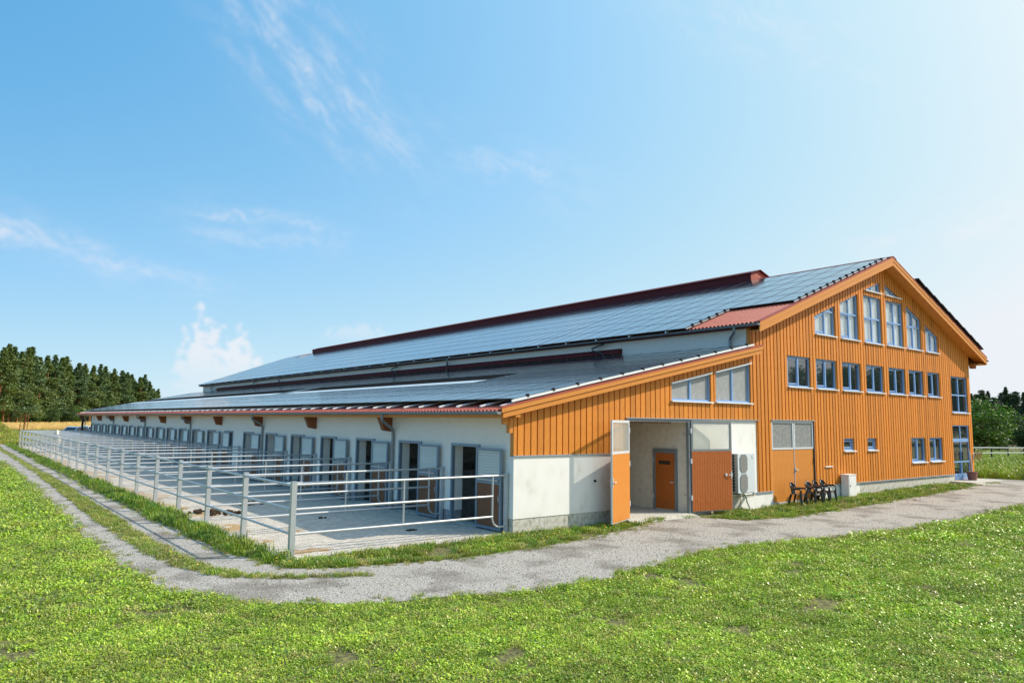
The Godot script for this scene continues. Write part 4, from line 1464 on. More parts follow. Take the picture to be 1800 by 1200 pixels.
func horse() -> void:
	# stands end-on to the yard's corner, head up; local +z is forward
	var t := thing("horse", "cream horse standing in a far pen with its head above the rails", "horse", Vector3(-4.55, 0.034, -55.4))
	t.rotation.y = -0.1
	var bo := []
	bo.append([Vector3(0, 1.12, -0.55), Vector3(0, 1.10, 0.1), 0.31, 0.29])
	bo.append([Vector3(0, 1.10, 0.1), Vector3(0, 1.12, 0.5), 0.29, 0.27])
	bo.append([Vector3(0, 1.2, 0.5), Vector3(0, 1.68, 0.86), 0.21, 0.13])
	bo.append([Vector3(0, 1.70, 0.88), Vector3(0, 1.52, 1.22), 0.125, 0.075])
	for s in [-1.0, 1.0]:
		bo.append([Vector3(0.055 * s, 1.78, 0.84), Vector3(0.075 * s, 1.90, 0.83), 0.032, 0.012])
		bo.append([Vector3(0.15 * s, 1.0, 0.5), Vector3(0.14 * s, 0.55, 0.52), 0.12, 0.065])
		bo.append([Vector3(0.14 * s, 0.55, 0.52), Vector3(0.14 * s, 0.12, 0.50), 0.06, 0.045])
		bo.append([Vector3(0.14 * s, 0.12, 0.50), Vector3(0.14 * s, 0.04, 0.55), 0.05, 0.055])
		bo.append([Vector3(0.15 * s, 1.05, -0.58), Vector3(0.16 * s, 0.72, -0.48), 0.19, 0.11])
		bo.append([Vector3(0.16 * s, 0.72, -0.48), Vector3(0.15 * s, 0.50, -0.68), 0.09, 0.06])
		bo.append([Vector3(0.15 * s, 0.50, -0.68), Vector3(0.15 * s, 0.12, -0.64), 0.055, 0.045])
		bo.append([Vector3(0.15 * s, 0.12, -0.64), Vector3(0.15 * s, 0.04, -0.59), 0.05, 0.055])
	part(t, "body", surface_net(bo, Vector3(-0.45, -0.06, -1.0), Vector3(0.45, 2.0, 1.4), 0.05, 0.07), M.horse_coat)
	var b := B.new()
	b.tube([Vector3(0, 1.28, -0.84), Vector3(0, 1.15, -0.95), Vector3(0, 0.6, -0.98)], [0.05, 0.07, 0.03], 8)
	part(t, "tail", b.mesh(), M.horse_coat)

func car(label: String, at: Vector3, turn: float, paint: Material) -> void:
	var t := thing("parked_car", label, "car", at, "cars parked behind the stable")
	t.rotation.y = turn
	t.scale = Vector3(1.05, 1.16, 1.05)
	# stations along the length: [z, bottom, shoulder, half width]
	var st := [[-2.05, 0.45, 0.62, 0.72], [-1.95, 0.28, 0.80, 0.82], [-1.5, 0.22, 0.92, 0.87], [-0.8, 0.2, 0.94, 0.88], [0.2, 0.2, 0.93, 0.88], [0.9, 0.2, 0.90, 0.88], [1.5, 0.22, 0.84, 0.86], [1.95, 0.27, 0.70, 0.80], [2.08, 0.42, 0.56, 0.66]]
	var loop := func(s: Array) -> Array:
		var w: float = s[3]
		return [Vector3(-w * 0.9, s[1], s[0]), Vector3(-w, s[1] + 0.1, s[0]), Vector3(-w, s[2] - 0.14, s[0]), Vector3(-w * 0.9, s[2], s[0]), Vector3(w * 0.9, s[2], s[0]), Vector3(w, s[2] - 0.14, s[0]), Vector3(w, s[1] + 0.1, s[0]), Vector3(w * 0.9, s[1], s[0])]
	var b := B.new()
	var prev: Array = loop.call(st[0])
	for i in range(1, st.size()):
		var nx: Array = loop.call(st[i])
		for k in 8:
			var m := (k + 1) % 8
			b.quad(prev[k], prev[m], nx[m], nx[k])
		prev = nx
	for e in [0, -1]:
		var l: Array = loop.call(st[e])
		for k in range(1, 7):
			b.tri(l[0], l[k + 1], l[k])
	part(t, "body", b.mesh(), paint)
	var cab := [[-1.75, 0.90, 0.80], [-1.25, 1.42, 0.66], [-0.4, 1.50, 0.66], [0.25, 1.44, 0.65], [1.05, 0.91, 0.78]]
	var gl := B.new()
	var rf := B.new()
	for i in 4:
		var p: Array = cab[i]
		var q: Array = cab[i + 1]
		for s in [-1.0, 1.0]:
			gl.quad(Vector3(0.82 * s, 0.88, p[0]), Vector3(0.82 * s, 0.88, q[0]), Vector3(q[2] * s, q[1], q[0]), Vector3(p[2] * s, p[1], p[0]))
		(rf if i in [1, 2] else gl).quad(Vector3(-p[2], p[1], p[0]), Vector3(p[2], p[1], p[0]), Vector3(q[2], q[1], q[0]), Vector3(-q[2], q[1], q[0]))
	part(t, "windows", gl.mesh(), M.car_glass)
	for s in [-1.0, 1.0]:
		for i in 4:
			rf.bar(Vector3((cab[i][2] + 0.005) * s, cab[i][1] + 0.01, cab[i][0]), Vector3((cab[i + 1][2] + 0.005) * s, cab[i + 1][1] + 0.01, cab[i + 1][0]), 0.05, 0.05)
		rf.bar(Vector3(0.83 * s, 0.90, -0.45), Vector3(0.67 * s, 1.48, -0.40), 0.04, 0.07)
	part(t, "roof", rf.mesh(), paint)
	for z in [-1.3, 1.3]:
		for s in [-1.0, 1.0]:
			var w := B.new()
			w.tube([Vector3(0.70 * s, 0.31, z), Vector3(0.89 * s, 0.31, z)], [0.31], 16)
			part(t, "wheel", w.mesh(), M.tyre)
	for s in [-0.55, 0.55]:
		bx(t, "headlight", Vector3(s, 0.62, 2.0), Vector3(0.28, 0.12, 0.12), M.white_metal)

func small_things() -> void:
	# heat pump on the rendered wall
	var t := thing("heat_pump", "white two-fan outdoor unit on the rendered wall behind the open door", "heat pump", Vector3(9.98, 0.66, 0.30))
	sp(t, "casing", Vector3(-0.5, 0.0, -0.15), Vector3(0.5, 1.34, 0.19), M.unit_white)
	sp(t, "end_panel", Vector3(-0.512, 0.01, -0.15), Vector3(-0.501, 1.33, 0.185), M.unit_beige)
	for k in 12:
		sp(t, "end_slot", Vector3(-0.52, 0.06 + k * 0.105, -0.12), Vector3(-0.513, 0.145 + k * 0.105, 0.06), M.black_steel)
	for y in [0.335, 1.005]:
		var b := B.new()
		var o := PackedVector2Array()
		for q in [[-0.13, -0.31], [0.11, -0.31], [0.21, -0.19], [0.21, 0.19], [0.11, 0.31], [-0.13, 0.31], [-0.23, 0.19], [-0.23, -0.19]]:
			o.append(Vector2(q[0] - 0.16, q[1] + y))
		b.prism(o, 0.19, 0.205)
		part(t, "fan_grille", b.mesh(), M.unit_grille)
		b = B.new()
		for k in 13:
			b.box(Vector3(-0.17, y - 0.27 + k * 0.045, 0.209), Vector3(0.40 if absf(k - 6.0) < 5 else 0.28, 0.008, 0.006))
		part(t, "fan_guard", b.mesh(), M.unit_beige)
	sp(t, "panel_seam", Vector3(-0.49, 0.665, 0.19), Vector3(0.10, 0.675, 0.197), M.unit_white)
	for k in 2:
		sp(t, "badge", Vector3(0.30 - k * 0.02, 1.16 + k * 0.07, 0.19), Vector3(0.40 - k * 0.03, 1.185 + k * 0.07, 0.194), M.unit_grille)
	for x in [-0.4, 0.38]:
		sp(t, "bracket", Vector3(x, -0.06, -0.28), Vector3(x + 0.05, 0.0, 0.2), M.zinc)
	var b := B.new()
	b.tube([Vector3(-0.12, 0.0, 0.12), Vector3(-0.1, -0.06, 0.16), Vector3(0.5, -0.05, 0.14), Vector3(0.62, -0.10, 0.05), Vector3(0.60, -0.12, -0.27)], [0.04], 8)
	b.tube([Vector3(-0.1, -0.14, 0.1), Vector3(0.3, -0.13, 0.13), Vector3(0.66, -0.12, 0.05), Vector3(0.7, -0.12, -0.27)], [0.035], 8)
	b.tube([Vector3(0.0, -0.08, 0.15), Vector3(0.02, -0.3, 0.17), Vector3(0.1, -0.62, 0.26)], [0.03], 8)
	part(t, "pipes", b.mesh(), M.plastic_pipe)

	chair("black plastic armchair at the end nearest the open doorway, alone with a gap", Vector3(13.02, 0.045, 0.62), 0.12)
	chair("black plastic armchair second in the row, before the middle of the double door", Vector3(14.02, 0.045, 0.66), -0.06)
	chair("black plastic armchair third in the row, before the door's right edge", Vector3(14.72, 0.05, 0.56), 0.1)
	chair("black plastic armchair fourth in the row, nearest the white cabinet", Vector3(15.32, 0.055, 0.52), 0.02)

	t = thing("meter_cabinet", "narrow white cabinet standing against the plinth right of the chairs", "cabinet", Vector3(17.5, 0.05, 0.26))
	t.scale = Vector3(0.86, 0.95, 0.9)
	sp(t, "body", Vector3(-0.36, 0, -0.18), Vector3(0.36, 0.98, 0.18), M.cabinet_white)
	sp(t, "lid", Vector3(-0.38, 0.98, -0.2), Vector3(0.38, 1.02, 0.2), M.cabinet_white)
	sp(t, "door", Vector3(-0.31, 0.08, 0.18), Vector3(0.31, 0.92, 0.19), M.cabinet_white)
	sp(t, "lock", Vector3(-0.26, 0.5, 0.19), Vector3(-0.22, 0.58, 0.2), M.black_steel)

	var slab := B.new()
	slab.box(Vector3(0, 0, 0), Vector3(3.6, 0.13, 1.15))
	slab.box(Vector3(-1.6, -0.01, 0.75), Vector3(1.0, 0.09, 0.5))
	var s := part(self, "doorstep", slab.mesh(), M.concrete)
	s.position = Vector3(30.0, 0.22, 0.62)
	tag(s, "pale concrete doorstep slab below the blue glazed door", "doorstep")

	t = thing("potted_plant", "brown pot with a bare forked stem and dry leaves on the doorstep", "plant", Vector3(30.15, 0.286, 0.36))
	b = B.new()
	b.tube([Vector3(0, 0, 0), Vector3(0, 0.42, 0), Vector3(0, 0.44, 0)], [0.19, 0.26, 0.27], 14)
	part(t, "pot", b.mesh(), M.terracotta)
	b = B.new()
	b.tube([Vector3(0, 0.4, 0), Vector3(-0.05, 0.8, 0.02), Vector3(-0.28, 1.35, 0.05), Vector3(-0.34, 1.6, 0.02)], [0.035, 0.03, 0.022, 0.015], 7)
	b.tube([Vector3(-0.05, 0.8, 0.02), Vector3(0.12, 1.15, 0.05), Vector3(0.22, 1.4, 0.1)], [0.028, 0.022, 0.014], 7)
	part(t, "stem", b.mesh(), M.plastic_pipe)
	var r := RandomNumberGenerator.new()
	r.seed = 8
	b = B.new()
	for k in 34:
		var a := r.randf() * TAU
		var p := Vector3(0.28, 1.35, 0.1) + Vector3(r.randf_range(-0.2, 0.3), r.randf_range(-0.1, 0.2), r.randf_range(-0.2, 0.3))
		var q := p + Vector3(cos(a) * 0.25, -r.randf_range(0.2, 0.7), sin(a) * 0.25)
		var w := Vector3(-sin(a), 0, cos(a)) * 0.02
		b.tri(p - w, p + w, q)
	part(t, "leaves", b.mesh(), M.dry_leaf)

	# dung on the paving
	var names := ["by the fence near the second post", "heaped left of the second pen's corner", "in the shade of the third pen", "small, in the shade of the second pen", "flat, beside the near stall doors"]
	var sp5 := [[-5.0, -8.0, 0.55], [-5.4, -8.8, 0.5], [-3.5, -10.4, 0.6], [-2.9, -5.6, 0.13], [-1.9, -2.0, 0.2]]
	for i in 5:
		var m := B.new()
		for k in (46 if i < 3 else 12):
			var a := r.randf() * TAU
			var d: float = sqrt(r.randf()) * sp5[i][2]
			var sz := r.randf_range(0.03, 0.075) * (1.0 if i < 3 else 0.6)
			m.box(Vector3(cos(a) * d, sz * 0.4 + (0.09 * (1.0 - d / sp5[i][2]) if i < 3 else 0.0), sin(a) * d * 0.6), Vector3(sz * 1.3, sz, sz), Basis.from_euler(Vector3(r.randf(), r.randf() * 6.0, r.randf())))
		var o := part(self, "dung_heap", m.mesh(), M.dung)
		o.position = Vector3(sp5[i][0], 0.035, sp5[i][1])
		tag(o, "dark horse dung on the paving " + names[i], "dung", "dung on the paving")

	# rusty bars beyond the far end of the fence
	for i in 3:
		b = B.new()
		var px: float = [-3.2, -2.75, -2.3][i]
		b.tube([Vector3.ZERO, Vector3(0.12, 2.9, 0)], [0.05], 6)
		if i == 1:
			b.tube([Vector3(0.12, 0, 0.1), Vector3(0.26, 2.9, 0.1)], [0.06], 6)
			for k in 5:
				b.bar(Vector3(0.02 + k * 0.02, 0.4 + k * 0.5, 0), Vector3(0.18 + k * 0.02, 0.5 + k * 0.5, 0.1), 0.04, 0.04)
		var o := part(self, "rusty_stake", b.mesh(), M.rust)
		o.position = Vector3(px, hgt(px, -112.0) - 0.05, -112.0)
		tag(o, "thin rusty iron stake before the cornfield, %s of three" % ["leftmost", "middle and thickest", "rightmost"][i], "stake", "rusty stakes before the cornfield")

	car("dark blue parked car with its bonnet out beyond the stable's end post", Vector3(0.3, hgt(0.3, -85.0), -85.0), -0.8, M.car_blue)
	car("pale silver parked car behind the blue one, roof seen between posts", Vector3(2.3, hgt(2.3, -90.0), -90.0), -0.95, M.car_silver)
	horse()

# ---------------------------------------------------------------- vegetation
func tuft(sd: int, blades: int, rad: float, h0: float, h1: float, wd: float, droop: float, discs := 0) -> ArrayMesh:
	var r := RandomNumberGenerator.new()
	r.seed = sd
	var b := B.new()
	b.use_col = true
	for k in blades:
		var a := r.randf() * TAU
		var d := sqrt(r.randf()) * rad
		var p := Vector3(cos(a) * d, -0.01, sin(a) * d)
		var dir := r.randf() * TAU
		var h := r.randf_range(h0, h1)
		var o := Vector3(cos(dir), 0, sin(dir))
		var lean := r.randf_range(0.15, 1.0) * droop
		var mid := p + Vector3(0, h * 0.62, 0) + o * h * lean * 0.35
		var tip := p + Vector3(0, h * (1.0 - 0.35 * lean), 0) + o * h * lean
		var s := Vector3(-o.z, 0, o.x) * wd * r.randf_range(0.6, 1.2)
		var t := r.randf_range(0.72, 1.2)
		b.col = Color(t * r.randf_range(0.9, 1.15), t, t * 0.9)
		b.quad(p - s * 0.6, p + s * 0.6, mid + s, mid - s)
		b.tri(mid - s, mid + s, tip)
	for k in discs:
		var a := r.randf() * TAU
		var d := sqrt(r.randf()) * rad
		var p := Vector3(cos(a) * d, r.randf_range(h0 * 0.4, h1 * 0.8), sin(a) * d)
		var bs := Basis.from_euler(Vector3(r.randf_range(-0.6, 0.6), r.randf() * TAU, r.randf_range(-0.6, 0.6)))
		var sz := r.randf_range(0.9, 2.2) * wd
		var t := r.randf_range(0.7, 1.3)
		b.col = Color(t * r.randf_range(0.85, 1.1), t, t * 0.9)
		b.quad(p + bs * Vector3(-sz, 0, 0), p + bs * Vector3(0, sz * 0.15, sz * 1.2), p + bs * Vector3(sz, 0, 0), p + bs * Vector3(0, sz * 0.15, -sz * 1.2))
	return b.mesh()

const EYE := Vector2(-12.19, 15.44)

func seen(p: Vector2, far: float) -> bool:
	var d := p - EYE
	if d.length() < 5.5 or d.length() > far:
		return false
	var az := rad_to_deg(atan2(d.x, -d.y))
	return az > -6.0 and az < 82.0

func scatter(poly: PackedVector2Array, step: float, dmin: float, dmax: float, keep: Callable, sd: int) -> Array:
	var r := RandomNumberGenerator.new()
	r.seed = sd
	var lo := poly[0]
	var hi := poly[0]
	for p in poly:
		lo = lo.min(p)
		hi = hi.max(p)
	var e := Vector2(dmax, dmax)
	lo = lo.max(EYE - e)
	hi = hi.min(EYE + e)
	var out := []
	var x := lo.x
	while x < hi.x:
		var z := lo.y
		while z < hi.y:
			var p := Vector2(x + r.randf() * step, z + r.randf() * step)
			var d := p.distance_to(EYE)
			if d >= dmin and d < dmax and seen(p, dmax) and keep.call(p, r) and Geometry2D.is_point_in_polygon(p, poly):
				out.append(p)
			z += step
		x += step
	return out

func plant(called: String, label: String, category: String, meshes: Array, pts: Array, s0: float, s1: float, cols: Array, sd: int, mat: Material = null) -> void:
	var r := RandomNumberGenerator.new()
	r.seed = sd
	var tn := FastNoiseLite.new()
	tn.seed = sd
	tn.frequency = 0.35
	tn.fractal_octaves = 4
	var n := meshes.size()
	var trs := []
	var cls := []
	for i in n:
		trs.append([])
		cls.append([])
	for p in pts:
		var k := r.randi() % n
		var s := r.randf_range(s0, s1)
		var bs := Basis(Vector3.UP, r.randf() * TAU) * Basis.from_scale(Vector3(s, s * r.randf_range(0.75, 1.25), s))
		trs[k].append(Transform3D(bs, Vector3(p.x, hgt(p.x, p.y), p.y)))
		var c: Color = cols[r.randi() % cols.size()]
		var t := r.randf_range(0.75, 1.25) * (1.0 + 0.35 * tn.get_noise_2d(p.x, p.y))
		cls[k].append(Color(c.r * t, c.g * t, c.b * t))
	var root := Node3D.new()
	root.name = called
	add_child(root, true)
	tag(root, label, category, "", "stuff")
	for i in n:
		if trs[i].size():
			copies(root, "clumps", meshes[i], mat if mat else M.grass_leaf, trs[i], cls[i])

func tree_meshes(kind: String, sd: int) -> Array:
	# [trunk, crown] of a tree 20 m tall (pine, spruce) or 10 m tall (broadleaf, bush)
	var r := RandomNumberGenerator.new()
	r.seed = sd
	var tr := B.new()
	var cr := B.new()
	cr.use_col = true
	var H := 20.0 if kind in ["pine", "spruce"] else 10.0
	var bend := Vector3(r.randf_range(-0.5, 0.5), 0, r.randf_range(-0.5, 0.5))
	var path := []
	var rad := []
	for k in 8:
		var t := k / 7.0
		path.append(Vector3(bend.x * sin(t * 2.6), H * 0.94 * t, bend.z * sin(t * 2.2)))
		rad.append(lerpf(0.011, 0.002, t) * H)
	if kind != "bush":
		tr.tube(path, rad, 8)
	var clumps := []
	if kind == "pine":
		var low: float = [0.12, 0.36, 0.16, 0.42, 0.22, 0.30][sd % 6]
		for k in 62:
			var t := r.randf()
			var a := r.randf() * TAU
			var R := (3.0 * pow(1.0 - t, 0.85) * (0.55 + 0.6 * sin(a * 2.0 + sd) * sin(t * 9.0 + sd) + 0.35) + 0.05) * r.randf_range(0.25, 1.2)
			clumps.append([Vector3(cos(a) * R, H * (low + (0.985 - low) * t), sin(a) * R), Vector3(1.2, 0.8, 1.2) * r.randf_range(0.55, 1.15) * (1.0 - 0.80 * t)])
		for k in 9:
			var t := k / 8.0
			var a := r.randf() * TAU
			var R := 0.9 * (1.0 - t) * r.randf()
			clumps.append([Vector3(cos(a) * R, H * lerpf(0.80, 1.02, t), sin(a) * R), Vector3(0.75, 0.6, 0.75) * lerpf(1.0, 0.28, t)])
	elif kind == "spruce":
		for k in 56:
			var t := r.randf()
			var a := r.randf() * TAU
			var R := (4.2 * (1.0 - t) + 0.15) * r.randf_range(0.5, 1.0)
			clumps.append([Vector3(cos(a) * R, H * (0.10 + 0.89 * t), sin(a) * R), Vector3(1.3, 0.55, 1.3) * (1.15 - 0.75 * t)])
	else:
		for k in 60:
			var v := Vector3(r.randfn(), r.randfn(), r.randfn()).normalized()
			var R := r.randf_range(0.55, 1.0)
			var squash := 1.0 if kind == "broadleaf" else 0.8
			clumps.append([Vector3(v.x * 3.7 * R, H * 0.53 + v.y * 4.1 * R * squash, v.z * 3.7 * R), Vector3(1.1, 0.8, 1.1) * r.randf_range(0.7, 1.2)])
	for c in clumps:
		var p: Vector3 = c[0]
		var sz: Vector3 = c[1]
		if kind != "bush":
			var k := clampf(p.y / (H * 0.94) - 0.06, 0.05, 0.95)
			var base := Vector3(bend.x * sin(k * 2.6), H * 0.94 * k, bend.z * sin(k * 2.2))
			tr.tube([base, base.lerp(p, 0.5) + Vector3(0, -0.1, 0), p], [0.05, 0.035, 0.015], 4, false)
		var tone := r.randf_range(0.82, 1.2)
		var ns := 130 if H > 15.0 else 95
		for i in ns:
			var d := Vector3(r.randfn(), r.randfn(), r.randfn()) * 0.62
			var q := p + d * sz
			var bs := Basis.from_euler(Vector3(r.randf_range(-1.1, 1.1), r.randf() * TAU, r.randf_range(-1.1, 1.1)))
			var w := r.randf_range(0.08, 0.20) if H > 15.0 else r.randf_range(0.09, 0.19)
			var l := w * (2.0 if kind in ["pine", "spruce"] else 1.3)
			var t := tone * r.randf_range(0.8, 1.2)
			cr.col = Color(t, t, t)
			cr.tri(q + bs * Vector3(-w, 0, 0), q + bs * Vector3(w, 0, -l * 0.2), q + bs * Vector3(0, w * 0.4, l))
			if i % 2 == 0:
				cr.tri(q + bs * Vector3(-w, 0, 0), q + bs * Vector3(0, -w * 0.4, -l), q + bs * Vector3(w, 0, -l * 0.2))
	return [tr.mesh() if kind != "bush" else null, cr.mesh()]

func leaf_mat(called: String, r: float, g: float, b: float) -> StandardMaterial3D:
	var m := mk(called, lin(r, g, b), 0.6)
	m.vertex_color_use_as_albedo = true
	m.backlight_enabled = true
	m.backlight = lin(r * 2.2, g * 2.2, b * 1.6)
	return m

func put_tree(called: String, label: String, group: String, v: Array, at: Vector3, sc: Vector3, turn: float, leaf: Material) -> void:
	var t := thing(called, label, "tree" if called != "bush" else "bush", at, group)
	t.rotation.y = turn
	t.scale = sc
	if v[0]:
		part(t, "trunk", v[0], M.pine_bark)
	part(t, "crown", v[1], leaf)

func joined(v: Array, leaf: Material) -> ArrayMesh:
	var am := ArrayMesh.new()
	for k in 2:
		am.add_surface_from_arrays(Mesh.PRIMITIVE_TRIANGLES, v[k].surface_get_arrays(0))
	am.surface_set_material(0, M.pine_bark)
	am.surface_set_material(1, leaf)
	return am

func trees() -> void:
	var r := RandomNumberGenerator.new()
	r.seed = 31
	var pine_leaf := [leaf_mat("pine_needles", 0.135, 0.195, 0.062), leaf_mat("pine_needles_b", 0.165, 0.220, 0.068), leaf_mat("pine_needles_c", 0.110, 0.175, 0.075)]
	var green := leaf_mat("broad_leaves", 0.12, 0.21, 0.025)
	var deep := leaf_mat("deep_leaves", 0.070, 0.120, 0.028)
	var dark_needles := leaf_mat("dark_needles", 0.075, 0.115, 0.048)
	var pines := []
	for i in 6:
		pines.append(tree_meshes("pine", 100 + i))
	var spr := []
	for i in 3:
		spr.append(tree_meshes("spruce", 200 + i))
	var brd := []
	for i in 3:
		brd.append(tree_meshes("broadleaf", 300 + i))
	var bsh := [tree_meshes("bush", 400), tree_meshes("bush", 401)]
	var left := [[-1.3, -202.0, 19.1], [-0.1, -205.5, 20.3], [1.2, -209.0, 20.0], [3.2, -214.0, 19.2], [4.9, -218.6, 20.7], [6.0, -221.3, 21.2], [8.4, -226.2, 18.8], [10.7, -231.5, 19.8], [13.0, -236.4, 20.4], [15.3, -240.9, 20.1], [16.8, -243.9, 20.7], [21.2, -252.1, 19.5], [23.5, -256.2, 19.5], [26.6, -261.3, 19.5], [29.4, -266.0, 20.2], [31.3, -268.9, 19.8], [35.1, -274.7, 19.5], [38.5, -279.7, 19.3], [40.8, -282.9, 18.9], [46.6, -290.6, 17.8], [48.9, -293.8, 18.9], [53.4, -298.9, 13.9], [55.6, -301.6, 14.1]]
	for i in left.size():
		var p: Array = left[i]
		var y := hgt(p[0], p[1])
		var s: float = (p[2] - y) / 20.0
		put_tree("pine_tree", "tall dark pine at the cornfield edge, %s from the left" % ORD[i], "pines along the cornfield", pines[i % 6], Vector3(p[0], y, p[1]), Vector3(s * r.randf_range(1.15, 1.6), s, s * 1.35), r.randf() * TAU, pine_leaf[i % 3])
	# the wood behind them
	var sets := [[], [], [], []]
	for i in 150:
		var t := r.randf()
		var x := lerpf(-14.0, 56.0, t) + r.randf_range(-3, 3)
		var z := lerpf(-192.0, -304.0, t) - r.randf_range(5, 48)
		var s := r.randf_range(0.72, 0.96) * (0.75 if t > 0.93 else 1.0)
		sets[i % 4].append(Transform3D(Basis(Vector3.UP, r.randf() * TAU) * Basis.from_scale(Vector3(s * 1.4, s, s * 1.4)), Vector3(x, hgt(x, z), z)))
	var wood := Node3D.new()
	wood.name = "pine_wood"
	add_child(wood)
	tag(wood, "dense dark pine wood standing behind the front row of pines", "wood", "", "stuff")
	for i in 4:
		copies(wood, "trees", joined(pines[i], pine_leaf[i % 3]), null, sets[i], []).material_override = null
	for i in 13:
		var x := lerpf(-9.0, 22.0, i / 12.0) + r.randf_range(-1, 1)
		var z := lerpf(-194.0, -249.0, i / 12.0) + r.randf_range(-1.0, 3.0)
		var s := r.randf_range(0.4, 0.8)
		put_tree("bush", "bright green undergrowth bush below the pines, %s from the left" % ORD[i], "undergrowth below the pines", bsh[i % 2], Vector3(x, hgt(x, z) - 0.8 * s, z), Vector3(s, s, s), r.randf() * TAU, green if i % 2 else deep)
	# right-hand group beyond the paddock
	var right := [[120.1, -30.4, 8.6], [118.5, -29.0, 9.1], [122.5, -29.5, 8.7], [117.1, -26.9, 7.9], [121.1, -27.2, 8.7], [119.4, -26.0, 9.1], [123.4, -26.6, 8.7], [119.8, -24.8, 8.8], [118.2, -23.3, 8.2], [122.3, -23.5, 8.7], [120.6, -22.0, 8.5], [121.7, -31.7, 8.3]]
	right.sort_custom(func(a, c): return (a[1] - 15.4) / (a[0] + 12.2) < (c[1] - 15.4) / (c[0] + 12.2))
	for i in right.size():
		var p: Array = right[i]
		var x: float = -12.19 + (p[0] + 12.19) * 1.12
		var z: float = 15.44 + (p[1] - 15.44) * 1.12
		var y := hgt(x, z)
		var s: float = (3.0 + (p[2] - 3.0) * 1.12 - y) / 20.0
		put_tree("conifer", "dark conifer behind the leafy tree beyond the paddock, %s from the building" % ORD[i], "conifers beyond the paddock", spr[i % 3] if i % 3 else pines[i % 6], Vector3(x, y, z), Vector3(s * 1.2, s, s * 1.2), r.randf() * TAU, dark_needles)
	put_tree("leafy_tree", "large round bright green leafy tree beyond the paddock by the building's corner", "", brd[0], Vector3(83.4, -0.3, -17.0), Vector3(0.88, 0.70, 0.88), 0.4, green)
	put_tree("leafy_tree", "smaller duller green tree right of the large round one", "", brd[1], Vector3(90.5, -0.2, -14.6), Vector3(0.55, 0.5, 0.55), 1.4, deep)
	for i in 9:
		var x := 86.0 + i * 1.6 + r.randf_range(-1, 1)
		var z := lerpf(-22.0, -4.0, i / 8.0)
		var s := r.randf_range(0.26, 0.42)
		put_tree("bush", "dark bush behind the paddock rails, %s from the building" % ORD[i], "bushes behind the paddock", bsh[i % 2], Vector3(x, -0.7 * s, z), Vector3(s * 1.3, s, s * 1.3), r.randf() * TAU, deep)
	var back := [[], []]
	for i in 26:
		var x := 140.0 + r.randf_range(0, 26)
		var z := lerpf(-62.0, -14.0, i / 25.0) + r.randf_range(-2, 2)
		var s := r.randf_range(0.30, 0.42)
		back[i % 2].append(Transform3D(Basis(Vector3.UP, r.randf() * TAU) * Basis.from_scale(Vector3(s * 1.7, s, s * 1.7)), Vector3(x, 0.2, z)))
	var rw := Node3D.new()
	rw.name = "conifer_wood"
	add_child(rw)
	tag(rw, "dark mixed wood filling the gap behind the paddock conifers", "wood", "", "stuff")
	for i in 2:
		copies(rw, "trees", joined(spr[i], dark_needles), null, back[i], []).material_override = null
	# the wood across the field that the upper windows mirror
	var mir := [[], []]
	for i in 46:
		var t := i / 45.0
		var x := lerpf(84.0, 132.0, t) + r.randf_range(-4, 8)
		var z := lerpf(74.0, 14.0, t) + r.randf_range(-3, 6)
		var s := r.randf_range(1.15, 1.45)
		mir[i % 2].append(Transform3D(Basis(Vector3.UP, r.randf() * TAU) * Basis.from_scale(Vector3(s, s, s)), Vector3(x, 0.0, z)))
	var mw := Node3D.new()
	mw.name = "wood_edge"
	add_child(mw)
	tag(mw, "edge of a leafy wood across the field, mirrored in the upper windows", "wood", "", "stuff")
	for i in 2:
		copies(mw, "trees", joined(brd[i], deep), null, mir[i], []).material_override = null

